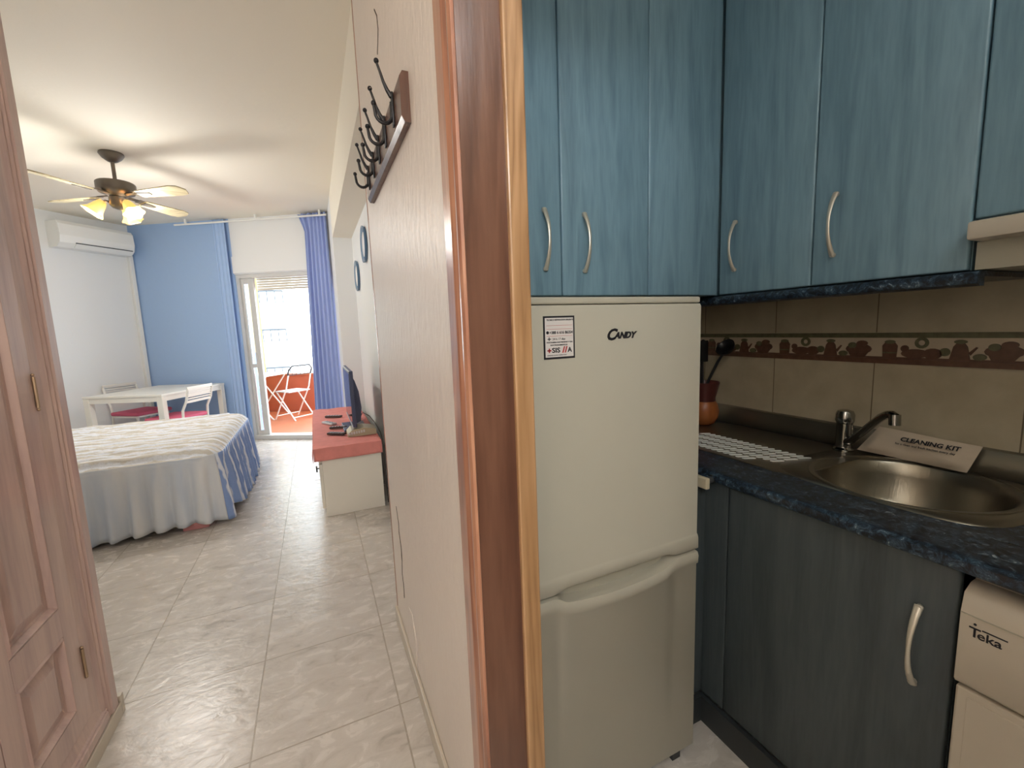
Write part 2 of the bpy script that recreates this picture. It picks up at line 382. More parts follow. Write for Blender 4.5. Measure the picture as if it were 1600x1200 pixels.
def bedspread_material(name, base, stripe, axis, scale, rough=0.8, wob=1.0):
    m, nt, p = node_mat(name); N = nt.nodes.new; L = nt.links.new
    tc = N('ShaderNodeTexCoord'); wv = N('ShaderNodeTexWave'); wv.bands_direction = axis; wv.inputs['Scale'].default_value = scale
    wv.inputs['Distortion'].default_value = wob; wv.inputs['Detail'].default_value = 2; wv.inputs['Detail Scale'].default_value = 2.0
    L(tc.outputs['Object'], wv.inputs['Vector'])
    rp = N('ShaderNodeValToRGB'); rp.color_ramp.elements[0].position = 0.35; rp.color_ramp.elements[1].position = 0.75
    rp.color_ramp.elements[0].color = base; rp.color_ramp.elements[1].color = stripe
    L(wv.outputs['Fac'], rp.inputs[0]); L(rp.outputs[0], p.inputs['Base Color']); p.inputs['Roughness'].default_value = rough
    n = N('ShaderNodeTexNoise'); n.inputs['Scale'].default_value = 60; L(tc.outputs['Object'], n.inputs['Vector'])
    b = N('ShaderNodeBump'); b.inputs['Strength'].default_value = 0.3; b.inputs['Distance'].default_value = 0.01; L(n.outputs['Fac'], b.inputs['Height']); L(b.outputs[0], p.inputs['Normal'])
    return m
M_['spread'] = bedspread_material('ruched_bedspread', srgb(208, 204, 196), srgb(228, 232, 240), 'Y', 7.0, wob=3.0)
M_['skirt'] = mat('pale_grey_valance', srgb(222, 224, 226), 0.85, var=0.10, vscale=3, stretch=(3, 3, 0.5), col2=srgb(196, 206, 220))
M_['skirt_blue'] = bedspread_material('blue_striped_valance', srgb(132, 158, 208), srgb(224, 230, 242), 'Y', 4.4, wob=2.0)
for e_ in [n for n in M_['skirt_blue'].node_tree.nodes if n.type == 'VALTORGB']: e_.color_ramp.elements[0].position = 0.80; e_.color_ramp.elements[1].position = 0.95
M_['mattress'] = mat('mattress_base', srgb(150, 150, 160), 0.9)

# ------------------------------------------------------------------ room shell
CEIL = 2.75
RP = [(-3.4, -1.8), (2.0, -1.8), (2.0, 4.80), (-3.4, 8.0)]      # room outline, clipped along the facade
struct(MB().prism(RP, -0.1, 0.0, 'z'), 'floor', M_['floor'])
struct(MB().prism(RP, CEIL, CEIL+0.1, 'z'), 'ceiling', M_['ceiling'])
# wall between the hall and the kitchen, its end stands free in the bedroom
struct(MB().box((0.245, 0.672, 0), (0.335, 1.885, CEIL)).box((0.245, -0.20, 2.10), (0.335, 0.672, CEIL)).box((0.245, -1.7, 0), (0.335, -0.20, CEIL)), 'wall_hall', M_['hall_wall'])
mb = MB()
def polyline(mb, pts, wdt, x, d=0.0015):
    for (a, b) in zip(pts[:-1], pts[1:]):
        a = Vector(a); b = Vector(b); n = Vector((-(b-a).y, (b-a).x)).normalized()*wdt/2
        q = [a+n, b+n, b-n, a-n]
        mb.prism([(p.x, p.y) for p in q], x-d, x+0.002, 'x')
polyline(mb, [(1.700, 0.612), (1.668, 0.552), (1.676, 0.515)], 0.004, 0.245)
polyline(mb, [(1.676, 0.515), (1.648, 0.462), (1.652, 0.405)], 0.007, 0.245)
polyline(mb, [(1.652, 0.405), (1.672, 0.34), (1.655, 0.30), (1.66, 0.24)], 0.003, 0.245)
polyline(mb, [(1.405, 2.236), (1.372, 2.20), (1.365, 2.161), (1.385, 2.135), (1.404, 2.115)], 0.003, 0.245)
struct(mb, 'wall_crack', M_['crack'])
# slightly raised plaster repair near the skirting
mb = MB(); mb.prism([(1.46, 0.075), (1.455, 0.20), (1.50, 0.27), (1.56, 0.26), (1.60, 0.18), (1.62, 0.075)], 0.2425, 0.246, 'x')
struct(mb, 'wall_plaster_patch', M_['hall_wall'])
struct(MB().box((0.2435, 1.872, 0.075), (0.247, 1.887, CEIL)).box((0.2435, 1.883, 0.075), (0.25, 1.887, CEIL)), 'trim_1', M_['pine'])
struct(MB().box((0.233, 0.757, 0), (0.245, 1.885, 0.07), 0.003), 'baseboard_hall', M_['skirting'])
# bedroom right wall, pillar and beam
struct(MB().box((0.47, 1.885, 0), (0.60, 5.05, CEIL)), 'wall_right', M_['white_wall'])
struct(MB().box((0.28, 5.05, 0), (0.60, 5.72, CEIL)), 'wall_pillar', M_['white_wall'])
struct(MB().box((0.28, 1.885, 2.33), (0.47, 5.05, CEIL)), 'ceiling_beam', M_['ceiling'])
# kitchen shell
struct(MB().box((0.335, 1.508, 0), (1.80, 1.885, CEIL)), 'wall_kitchen_back', M_['kitchen_wall'])
struct(MB().box((1.66, -1.1, 0), (1.80, 1.508, CEIL)), 'wall_kitchen_right', M_['tiles'])
struct(MB().box((0.335, -1.1, 0), (1.66, -1.0, CEIL)), 'wall_kitchen_front', M_['kitchen_wall'])
# closet wall on the left
struct(MB().box((-0.90, -1.7, 0), (-0.755, 1.843, CEIL)).box((-3.3, 1.72, 0), (-0.90, 1.843, CEIL)), 'wall_closet', M_['hall_wall'])
struct(MB().box((-0.755, 0.5, 0), (-0.723, 1.829, 0.049), 0.002).box((-0.756, 1.829, 0), (-0.723, 1.851, 0.072), 0.002).box((-3.2, 1.843, 0), (-0.756, 1.850, 0.070)), 'baseboard_closet', M_['skirting'])
struct(MB().box((-0.90, -1.8, 0), (0.335, -1.7, CEIL)), 'wall_hall_rear', M_['hall_wall'])
struct(MB().box((-3.4, 1.72, 0), (-3.3, 5.75, CEIL)), 'wall_left_side', M_['white_wall'])
# left wall with the air conditioner: x runs from the corner towards the camera, y into the wall
ldir = Vector((-0.655, -0.756, 0)); lang = math.atan2(ldir.y, ldir.x)
LW = Matrix.Translation((-1.99, 7.05, 0)) @ Matrix.Rotation(lang, 4, 'Z')     # local -y points out of the room? see below
# local y = rot90(ldir) = (0.756,-0.655): points into the room
struct(MB().box((-0.12, -0.12, 0), (2.15, 0.0, CEIL)), 'wall_left', M_['white_wall'], LW)
# facade wall with the door opening
mb = MB(); mb.box((-1.42, 0, 0), (-0.035, 0.22, CEIL)); struct(mb, 'wall_back', M_['blue_wall'], BW)
mb = MB(); mb.box((-0.035, 0, 2.09), (1.45, 0.22, CEIL)).box((1.22, 0, 0), (1.45, 0.22, 2.09)).box((-0.035, -0.018, 2.10), (1.26, 0.0, 2.30))
struct(mb, 'wall_back_lintel', M_['white_wall'], BW)

# ------------------------------------------------------------------ balcony
struct(MB().box((-1.6, 0.22, -0.12), (3.2, 2.14, -0.005)), 'balcony_floor', M_['terracotta'], BW)
mb = MB(); mb.box((-1.6, 2.02, 0), (3.2, 2.14, 0.64))
struct(mb, 'wall_balcony', M_['parapet'], BW)
struct(MB().box((-1.6, 1.99, 0.64), (3.2, 2.17, 0.665)), 'trim_2', M_['terracotta'], BW)
struct(MB().box((-1.45, 0.22, 0), (-1.30, 2.14, 2.9)), 'wall_balcony_side', M_['yellow_wall'], BW)
struct(MB().box((-1.45, 0.22, 2.72), (3.2, 2.14, 2.86)), 'balcony_ceiling', M_['facade'], BW)
t = thing('balcony_handrail', 'thin grey metal handrail standing above the orange balcony parapet', 'railing', BW @ Vector((0.8, 2.08, 0.665)), R(-30.67))
mb = MB(); mb.tube([(-1.2, 0, 0.30), (2.2, 0, 0.30)], 0.012, 8); mb.build('rail', M_['alu'], t)
for xx in (-1.1, 0.35, 1.8): MB().tube([(xx, 0, -0.002), (xx, 0, 0.30)], 0.010, 8).build('post', M_['alu'], t)

# ------------------------------------------------------------------ buildings far outside
def building(label, loc, rz, wdt, dep, floors, fh, gapw, z0=-14):
    b = thing('apartment_building', label, 'building', loc, rz)
    MB().box((0, 0, z0), (wdt, dep, z0+floors*fh)).build('wall', M_['facade'], b)
    for k in range(1, floors):
        z = z0 + k*fh
        MB().box((0.3, -1.1, z-0.12), (wdt*gapw, 0.0, z)).build('balcony_slab', M_['facade'], b)
        mb = MB(); mb.box((0.3, -1.12, z+0.86), (wdt*gapw, -1.04, z+1.0))
        n = int(wdt*gapw/0.6)
        for i in range(n+1): mb.box((0.3+i*(wdt*gapw-0.3)/n-0.035, -1.1, z), (0.3+i*(wdt*gapw-0.3)/n+0.035, -1.07, z+0.95))
        mb.build('balcony_railing', M_['rail'], b)
        mb = MB(); mb.box((wdt*0.25, -0.02, z+0.05), (wdt*0.6, 0.01, z+2.1)); mb.build('window', M_['alu'], b)
    return b
building('tall pale apartment tower with stacked railed balconies seen through the balcony door', (-4.3, 40.0, 0), R(-3), 2.6, 6, 12, 3.0, 0.95)
building('low pale building with long railings at the foot of the tower', (-8.0, 55.0, 0), R(-4), 9, 8, 5, 3.0, 0.95, -16)

# ------------------------------------------------------------------ sliding balcony door
d = thing('door_1', None, None, BW @ Vector((0, 0, 0)), R(-30.67)); d['kind'] = 'structure'
mb = MB()
mb.box((-0.04, 0.02, 0), (0.005, 0.12, 2.09)).box((1.19, 0.02, 0), (1.235, 0.12, 2.09)).box((0.005, 0.02, 2.045), (1.19, 0.12, 2.09)).box((0.005, 0.0, 0), (1.19, 0.14, 0.055), 0.004)
mb.build('frame', M_['alu'], d)
mb = MB()
mb.box((0.095, 0.05, 0.055), (0.165, 0.09, 2.045), 0.004).box((0.005, 0.05, 0.055), (0.03, 0.09, 2.045)).box((0.03, 0.05, 0.055), (0.095, 0.09, 0.11)).box((0.03, 0.05, 1.98), (0.095, 0.09, 2.045)).box((0.03, 0.05, 0.93), (0.095, 0.09, 0.975))
mb.build('sliding_leaf', M_['alu'], d)
MB().box((0.03, 0.068, 0.11), (0.095, 0.073, 0.93)).box((0.03, 0.068, 0.975), (0.095, 0.073, 1.98)).build('pane', M_['glass'], d)
MB().box((0.10, 0.035, 0.98), (0.118, 0.05, 1.12), 0.003).build('handle', M_['alu'], d)
sh = MB()
for k in range(5):
    z = 2.045 - 0.03*k
    sh.prism([(0.125, z-0.028), (0.118, z-0.024), (0.115, z-0.014), (0.118, z-0.004), (0.125, z)], 0.165, 1.19, 'x')
sh.build('roller_shutter', M_['slat'], d)

# ------------------------------------------------------------------ curtains
t = thing('curtain_rail', 'white ceiling mounted curtain rail above the balcony door', 'curtain rail', BW @ Vector((0.5, -0.112, 2.69)), R(-30.67))
MB().tube([(-1.15, 0, 0), (0.78, 0, 0)], 0.011, 8).build('rod', M_['white'], t, smooth=True)
for xx in (-1.0, -0.1, 0.7): MB().box((xx-0.01, -0.01, 0), (xx+0.01, 0.01, 0.06)).build('bracket', M_['white'], t)
def curtain(label, s0, s1, n, amp, ztop, zbot, flare=0.0, flap=False, mt='curtain'):
    mb = MB(); nu = n*10
    def fn(u, v):
        s = s0 + (s1-s0)*u - flare*(1-v)*(1-u)
        z = zbot + (ztop-zbot)*v
        a = amp*(0.75+0.25*sin(5*u+2*v))
        y = -0.062 + a*sin(2*pi*n*u + 0.3*sin(3*v))
        if flap and v > 0.93 and u < 0.35: s -= (v-0.93)/0.07*0.075*(0.35-u)/0.35; z -= 0.02*(0.35-u)
        return (s, y, z)
    mb.grid(nu, 40, fn)
    o = mb.build('curtain', M_[mt], None, BW, loc=BW @ Vector(((s0+s1)/2, -0.11, 0)), smooth=True, solid=0.004, ang=180)
    return props(o, label, 'curtain')
curtain('narrow pale blue curtain at the left edge of the balcony door', -0.20, -0.045, 3, 0.007, 2.735, 0.03, mt='curtain_pale')
curtain('gathered blue curtain hanging right of the balcony door behind the television', 0.975, 1.245, 6, 0.024, 2.735, 0.03, flare=0.10, flap=True)

# ------------------------------------------------------------------ air conditioner and duct
t = thing('air_conditioner', 'white wall mounted air conditioner high in the corner above the dining table', 'air conditioner', LW @ Vector((0.435, 0, 2.36)), lang)
prof = [(0, 0.0), (0.13, 0.0), (0.185, 0.045), (0.205, 0.12), (0.195, 0.24), (0.17, 0.275), (0, 0.28)]
MB().prism(prof, -0.36, 0.36, 'x').build('body', M_['white'], t)
mb = MB(); mb.prism([(0.150, 0.010), (0.192, 0.045), (0.197, 0.045), (0.155, 0.006)], -0.34, 0.22, 'x'); mb.build('flap', M_['white'], t)
mb = MB(); mb.prism([(0.180, 0.044), (0.190, 0.056), (0.195, 0.056), (0.186, 0.044)], -0.34, 0.22, 'x'); mb.build('outlet_slot', M_['dark_gap'], t)
o = props(MB().box((0.006, 0.002, 0), (0.05, 0.045, 2.38), 0.004).build('pipe_duct', M_['white'], None, LW, loc=LW @ Vector((0.03, 0.02, 0))), 'white pipe duct running down the corner below the air conditioner', 'duct')

# ------------------------------------------------------------------ ceiling fan
FC = Vector((-1.283, 4.44, 0))
t = thing('ceiling_fan', 'four bladed ceiling fan with lit frilled glass lamps over the bed', 'ceiling fan', (FC.x, FC.y, CEIL))
MB().lathe([(0.075, 0), (0.078, -0.012), (0.06, -0.04), (0.035, -0.06), (0.02, -0.068)]).build('canopy', M_['fan_metal'], t, smooth=True)
MB().tube([(0, 0, -0.05), (0, 0, -0.20)], 0.013, 12).lathe([(0.018, -0.195), (0.028, -0.205), (0.03, -0.215)], n=16).build('rod', M_['fan_metal'], t, smooth=True)
MB().lathe([(0.03, -0.212), (0.115, -0.218), (0.122, -0.226), (0.122, -0.275), (0.11, -0.295), (0.06, -0.315), (0.05, -0.32)]).build('motor_housing', M_['fan_metal'], t, smooth=True)
for k in range(4):
    a = R(-33 + 90*k); tilt = R(-12)
    Wb = wm(t) @ Matrix.Rotation(a, 4, 'Z') @ Matrix.Translation((0, 0, -0.315)) @ Matrix.Rotation(tilt, 4, 'X')
    mb = MB(); poly = [(0.20, -0.045), (0.52, -0.068), (0.575, -0.055), (0.605, 0.0), (0.575, 0.055), (0.52, 0.068), (0.20, 0.045)]
    mb.prism(poly, -0.004, 0.004, 'z'); bl = mb.build('blade', M_['fan_blade'], t, Wb)
    MB().box((0.06, -0.014, 0.004), (0.17, 0.014, 0.012)).prism([(0.16, -0.03), (0.26, -0.02), (0.27, 0), (0.26, 0.02), (0.16, 0.03)], 0.004, 0.008, 'z').prism([(0.20, -0.026), (0.30, -0.014), (0.30, 0.014), (0.20, 0.026)], -0.010, -0.004, 'z').build('blade_arm', M_['fan_metal'], bl, Wb)
MB().lathe([(0.04, -0.315), (0.055, -0.33), (0.055, -0.385), (0.04, -0.405), (0.015, -0.415), (0.0, -0.416)]).build('lamp_holder', M_['fan_metal'], t, smooth=True)
for k, aa in enumerate((198, 318, 78)):
    a = R(aa)
    dr = Vector((cos(a), sin(a), 0))
    mb = MB(); mb.tube([dr*0.04+Vector((0, 0, -0.37)), dr*0.075+Vector((0, 0, -0.362)), dr*0.09+Vector((0, 0, -0.375))], 0.009, 8); ar = mb.build('lamp_arm', M_['fan_metal'], t, smooth=True)
    Ws = wm(t) @ Matrix.Translation(dr*0.088+Vector((0, 0, -0.370))) @ Matrix.Rotation(a, 4, 'Z') @ Matrix.Rotation(R(-38), 4, 'Y')
    mb = MB()
    mb.lathe([(0.022, 0), (0.030, -0.015), (0.040, -0.05), (0.048, -0.085), (0.066, -0.115)], n=36, fn=lambda th, z: 1 + (0.10*max(0, (-z-0.06)/0.055))*cos(6*th))
    mb.build('lamp_shade', M_['lamp_glass'], ar, Ws, smooth=True, solid=0.003, ang=180)
    MB().ball((0, 0, -0.055), 0.024, (1, 1, 1.3)).build('bulb', M_['bulb'], ar, Ws, smooth=True)
    p = Ws @ Vector((0, 0, -0.14))
    light('fan_lamp_light', 'POINT', p, 22.0, (0.98, 0.97, 0.93), 0.06)

# ------------------------------------------------------------------ coat rack on the hall wall
t = thing('coat_rack', 'wooden wall rack with five black double coat hooks on the cream hall wall', 'coat rack', (0.245, 1.36, 1.82))
mb = MB(); prof = [(0.245, 1.772), (0.231, 1.772), (0.224, 1.785), (0.224, 1.868), (0.231, 1.880), (0.245, 1.880)]
mb.prism(prof, 1.035, 1.69, 'y'); mb.build('board', M_['pine_dark'], t, Matrix.Identity(4))
for yy in (1.12, 1.245, 1.365, 1.49, 1.612):
    mb = MB(); x0 = 0.224
    mb.box((x0-0.005, yy-0.008, 1.795), (x0, yy+0.008, 1.872), 0.002)
    mb.tube([(x0-0.003, yy, 1.862), (x0-0.012, yy, 1.875), (x0-0.020, yy, 1.893), (x0-0.026, yy, 1.913), (x0-0.033, yy, 1.934)], [0.0065, 0.0050, 0.0038, 0.0032, 0.003], 8)
    mb.ball((x0-0.033, yy, 1.936), 0.0060)
    P = [(x0-0.003, yy, 1.850)]
    for k in range(9):
        a = R(-10 - 20*k*0.93)
        P.append((x0-0.024+0.020*cos(a), yy, 1.822+0.022*sin(a)))
    P.append((x0-0.046, yy, 1.838))
    mb.tube(P, [0.0055, 0.0055]+[0.0048]*5+[0.0042]*3+[0.0036], 8)
    mb.ball((x0-0.046, yy, 1.841), 0.0062)
    mb.build('hook', M_['black_metal'], t, Matrix.Identity(4), smooth=True)
# plates on the right bedroom wall
for (yy, zz, lab) in ((3.90, 2.05, 'round blue rimmed wall plate, the nearer and higher of the two'), (4.66, 1.885, 'round blue rimmed wall plate, the farther and lower of the two')):
    t = thing('wall_plate', lab, 'wall plate', (0.47, yy, zz), 0, 'decorative plates on the bedroom wall')
    Rm = Matrix.Translation((0.47, yy, zz)) @ Matrix.Rotation(R(-90), 4, 'Y')
    MB().lathe([(0.0, 0.0), (0.14, 0.001), (0.148, 0.014), (0.150, 0.026), (0.142, 0.025), (0.10, 0.012)], n=32).build('rim', M_['plate_blue'], t, Rm, smooth=True)
    MB().lathe([(0.0, 0.010), (0.085, 0.010), (0.10, 0.016), (0.08, 0.020), (0.0, 0.022)], n=28).build('centre', M_['plate_white'], t, Rm, smooth=True)

# ------------------------------------------------------------------ kitchen door frame
t = thing('trim_3', None, None, (0.29, 0.66, 0)); t['kind'] = 'structure'
I4 = Matrix.Identity(4)
prof = [(0.245, 0.776), (0.236, 0.776), (0.230, 0.770), (0.230, 0.722), (0.226, 0.717), (0.223, 0.708), (0.226, 0.700), (0.222, 0.694), (0.219, 0.685), (0.222, 0.676), (0.2195, 0.670), (0.2185, 0.662), (0.221, 0.654), (0.226, 0.651), (0.245, 0.651)]
MB().prism(prof, 0.0, 2.12, 'z').build('casing', M_['pine'], t, I4)
MB().box((0.2255, 0.6485, 0), (0.302, 0.672, 2.1)).build('jamb', M_['pine_dark'], t, I4)
MB().box((0.298, 0.640, 0), (0.333, 0.674, 2.1), 0.003).build('door_stop', M_['pine_lite'], t, I4)

# ------------------------------------------------------------------ closet on the left
def panel_rings(mb, y0, y1, z0, z1, x, d=((0, 0), (0.008, 0.004), (0.016, -0.012), (0.024, -0.014), (0.055, -0.004), (0.062, -0.004))):
    rings = []
    for (ins, dep) in d:
        rings.append([mb.b.verts.new(p) for p in ((x+dep, y0+ins, z0+ins), (x+dep, y1-ins, z0+ins), (x+dep, y1-ins, z1-ins), (x+dep, y0+ins, z1-ins))])
    for a, b in zip(rings[:-1], rings[1:]):
        for k in range(4): mb.f([a[k], a[(k+1) % 4], b[(k+1) % 4], b[k]])
    mb.f(rings[-1])
def closet_leaf(t, y0, y1, hinge_y):
    mb = MB(); x = -0.738; xb = -0.758
    st = 0.072
    mb.box((xb, y0, 0.14), (x, y0+st, 2.3), 0.001).box((xb, y1-st, 0.14), (x, y1, 2.3), 0.001)
    mb.box((xb, y0+st, 0.14), (x, y1-st, 0.212)).box((xb, y0+st, 0.457), (x, y1-st, 0.543)).box((xb, y0+st, 2.22), (x, y1-st, 2.3))
    panel_rings(mb, y0+st, y1-st, 0.212, 0.457, x-0.001); panel_rings(mb, y0+st, y1-st, 0.543, 2.22, x-0.001)
    o = mb.build('door', M_['closet'], t, I4, fix=False)
    for z in (0.32, 1.17, 2.0):
        MB().tube([(x+0.004, hinge_y, z-0.045), (x+0.004, hinge_y, z+0.045)], 0.0045, 8).ball((x+0.004, hinge_y, z+0.05), 0.0045).ball((x+0.004, hinge_y, z-0.05), 0.0045).build('hinge', M_['brass'], o, I4, smooth=True)
t = thing('built_in_closet', 'built in closet with panelled reddish wood doors left of the hall', 'closet', (-0.755, 1.3, 0))
mb = MB()
cp = [(-0.757, 1.826), (-0.732, 1.826), (-0.727, 1.818), (-0.727, 1.780), (-0.733, 1.772), (-0.729, 1.762), (-0.735, 1.752), (-0.731, 1.742), (-0.738, 1.725), (-0.741, 1.684), (-0.757, 1.684)]
mb.prism(cp, 0.052, 2.42, 'z')
bp = [(-0.757, 0.05), (-0.732, 0.05), (-0.727, 0.056), (-0.727, 0.082), (-0.733, 0.087), (-0.729, 0.094), (-0.735, 0.10), (-0.738, 0.118), (-0.741, 0.136), (-0.757, 0.136)]
mb.prism(bp, 0.62, 1.75, 'y')
mb.build('frame', M_['closet'], t, I4)
closet_leaf(t, 1.313, 1.680, 1.679); closet_leaf(t, 0.94, 1.309, 0.945)

# ------------------------------------------------------------------ fridge
t = thing('fridge', 'beige white two door fridge freezer standing beside the wooden door frame', 'fridge', (0.652, 1.1, 0))
x0, x1, yf = 0.376, 0.927, 0.826
MB().box((x0+0.004, yf+0.055, 0.02), (x1-0.004, 1.42, 1.352), 0.006).build('body', M_['fridge'], t, I4)
MB().box((x0-0.001, yf+0.003, 1.350), (x1+0.001, 1.42, 1.366), 0.004).build('top_cap', M_['fridge'], t, I4)
RC = 0.028
def xs(k, n=28): return x0 + (x1-x0)*k/n
def lens(u):   # 0..1 across the width: handle recess shape
    a = (xs(u*28)-x0)/(x1-x0)
    lo, hi = 0.16, 0.86
    if a <= lo or a >= hi: return 0.0
    q = (a-lo)/(hi-lo); return min(1.0, min(q, 1-q)/0.10)
def door_mesh(lower):
    mb = MB(); n = 56; y0, y1 = yf, yf+0.05
    F = []; B = []
    for k in range(n+1):
        a = k/n; x = x0+(x1-x0)*a; L = lens(a); sm = L*L*(3-2*L)
        if lower:
            arc = sm*(0.006+0.026*sin(pi*min(1, max(0, (a-0.16)/0.70)))**0.6 if L > 0 else 0)
            zt = 0.664 - arc
            F.append([(x, y1, 0.045), (x, y0+0.004, 0.045), (x, y0, 0.052), (x, y0, zt-0.040), (x, y0-0.006, zt-0.034), (x, y0-0.008, zt-0.012), (x, y0-0.004, zt-0.002), (x, y0+0.006, zt), (x, y0+0.014, zt), (x, y1, zt)])
        else:
            zb = 0.671 + 0.010*sm
            F.append([(x, y1, 1.348), (x, y0+0.004, 1.348), (x, y0, 1.342), (x, y0, 0.716), (x, y0-0.003, 0.712), (x, y0-0.006, 0.704), (x, y0-0.006, zb+0.004), (x, y0-0.002, zb), (x, y0+0.01, zb), (x, y1, zb)])
    V = [[mb.b.verts.new(p) for p in r] for r in F]; m = len(F[0])
    for i in range(n):
        for j in range(m): mb.f([V[i][j], V[i][(j+1) % m], V[i+1][(j+1) % m], V[i+1][j]])
    mb.f(V[0]); mb.f(V[-1][::-1])
    return mb.build('door', M_['fridge'], t, I4, smooth=True, ang=50)
upd = door_mesh(False); lwd = door_mesh(True)
MB().box((x0+0.004, yf+0.03, 0.618), (x1-0.004, yf+0.056, 0.69)).build('handle_recess', M_['fridge_d'], t, I4)
MB().box((x0+0.03, yf+0.02, 0.0), (x0+0.06, yf+0.05, 0.045)).build('foot', M_['plinth'], t, I4)
MB().box((x1-0.06, yf+0.02, 0.0), (x1-0.03, yf+0.05, 0.045)).build('foot', M_['plinth'], t, I4)
def face_y(x, y, z): return frame_m((x, y, z), (1, 0, 0), (0, 0, 1))
mb = MB(); mb.merge(text_bm('C', 0.036, face_y(0.622, yf-0.0002, 1.266), 0.0008, shear=0.35, bold=0.0013, sx=1.05)); mb.merge(text_bm('ANDY', 0.0205, face_y(0.6465, yf-0.0002, 1.2685), 0.0008, shear=0.35, bold=0.0011, sx=1.05))
mb.build('brand_lettering', M_['ink'], upd, I4)
# sticker
o = MB(); o.box((0.4555, yf-0.0009, 1.230), (0.5355, yf, 1.3245))
st = o.build('service_sticker', M_['ink'], None, I4, loc=(0.4955, yf, 1.277)); props(st, 'small black bordered white service sticker on the upper fridge door', 'sticker')
MB().box((0.4595, yf-0.0014, 1.2345), (0.5315, yf-0.0008, 1.3205)).build('sheet', M_['paper'], st, I4)
mb = MB(); ys = yf-0.0016
def tx(s, size, x, z, sh=0, b=0.0, al='LEFT', sxx=1.0): mb.merge(text_bm(s, size, face_y(x, ys, z), 0.0003, align=al, shear=sh, bold=b, sx=sxx))
tx('TECNICO REPARACION URGENTE', 0.0046, 0.4635, 1.3145, b=0.0001, sxx=0.95)
tx('+388 6 616 86354', 0.0085, 0.470, 1.2855, b=0.0002, sxx=0.95)
mb.lathe([(0.0, 0), (0.0035, 0), (0.0035, 0.0004), (0.0, 0.0004)], (0.4655, ys+0.0003, 1.2885), 14, Matrix.Rotation(R(90), 4, 'X'))
mb.box((0.465, ys, 1.2735), (0.474, ys+0.0006, 1.2752)).box((0.4682, ys, 1.2705), (0.4700, ys+0.0006, 1.2785))
tx('24 h / 7 dias', 0.0068, 0.477, 1.2718, sxx=1.0)
tx('FONTANERIA ELECTRICIDAD Y GAS', 0.0042, 0.4625, 1.2655, b=0.0001, sxx=0.98); tx('ELECTRODOMESTICOS', 0.0042, 0.472, 1.2595, b=0.0001)
tx('SIS', 0.0150, 0.4755, 1.2445, b=0.0004, sxx=1.2); tx('A', 0.0150, 0.5165, 1.2445, b=0.0004)
tx('asistencia tecnica multiservicio', 0.0040, 0.4635, 1.2375, sxx=1.0)
mb.build('print', M_['ink'], st, I4)
mb = MB()
tx('//', 0.0185, 0.5025, 1.2440, b=0.0006, sxx=1.2)
mb.box((0.4640, ys, 1.2475), (0.4740, ys+0.0006, 1.2507)).box((0.4674, ys, 1.2442), (0.4706, ys+0.0006, 1.2540))
mb.box((0.463, ys, 1.3035), (0.529, ys+0.0005, 1.3041)).box((0.463, ys, 1.2955), (0.529, ys+0.0005, 1.2961)).box((0.463, ys, 1.2805), (0.529, ys+0.0005, 1.2811))
mb.build('red_print', M_['red_ink'], st, I4)

# ------------------------------------------------------------------ handles and cabinets
def bow_handle(parent, c, h, out, name='handle'):
    """c: middle on the door face, out: unit vector away from the door"""
    out = Vector(out); c = Vector(c); P = []; Rr = []
    n = 16
    for k in range(n+1):
        u = k/n*2-1
        P.append(c + Vector((0, 0, u*h/2)) + out*(0.004 + 0.030*(1-abs(u)**2.2)))
        wv = 0.0034 + 0.0030*abs(u)**1.5
        Rr.append((wv*0.8, wv*1.25) if abs(out.x) > 0.5 else (wv*0.8, wv*1.25))
    mb = MB(); mb.tube(P, Rr, 10)
    for sgn in (-1, 1):
        e = c + Vector((0, 0, sgn*(h/2-0.004))); mb.tube([e - out*0.0005, e + out*0.010], 0.0065, 10)
    return mb.build(name, M_['nickel'], parent, I4, smooth=True)

def slab_door(parent, a, b, face, M=None):
    """flat slab, long edges rounded"""
    mb = MB(); mb.box(a, b, 0.005, 3); return mb.build('door', M or M_['cab_blue'], parent, I4, smooth=True)

YC = 1.125; XC = 1.345; ZB = 1.393; ZT = 2.50
cat = 'wall cabinet'
t = thing('wall_cabinet', 'double blue wall cabinet with two doors above the fridge', cat, (0.69, YC+0.2, ZB), 0, 'blue wall cabinets')
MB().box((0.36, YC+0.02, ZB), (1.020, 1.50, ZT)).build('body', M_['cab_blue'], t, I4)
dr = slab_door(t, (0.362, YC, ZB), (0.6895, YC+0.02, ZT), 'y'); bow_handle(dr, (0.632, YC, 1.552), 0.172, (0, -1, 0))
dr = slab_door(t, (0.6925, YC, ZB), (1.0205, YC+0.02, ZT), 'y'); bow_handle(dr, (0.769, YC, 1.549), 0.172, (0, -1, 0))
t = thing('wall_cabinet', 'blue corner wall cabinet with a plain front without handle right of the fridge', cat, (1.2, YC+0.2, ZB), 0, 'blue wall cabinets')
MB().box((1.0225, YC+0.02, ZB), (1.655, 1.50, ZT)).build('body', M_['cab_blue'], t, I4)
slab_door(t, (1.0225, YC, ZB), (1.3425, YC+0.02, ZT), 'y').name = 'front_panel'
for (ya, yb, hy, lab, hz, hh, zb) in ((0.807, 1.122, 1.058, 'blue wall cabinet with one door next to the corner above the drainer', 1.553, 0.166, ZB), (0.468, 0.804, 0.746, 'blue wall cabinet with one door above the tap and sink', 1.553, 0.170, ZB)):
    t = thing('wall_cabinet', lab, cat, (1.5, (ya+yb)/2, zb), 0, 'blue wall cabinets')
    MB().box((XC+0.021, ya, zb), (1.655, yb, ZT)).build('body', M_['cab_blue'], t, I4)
    dr = slab_door(t, (XC, ya, zb), (XC+0.02, yb, ZT), 'x'); bow_handle(dr, (XC, hy, hz), hh, (-1, 0, 0))
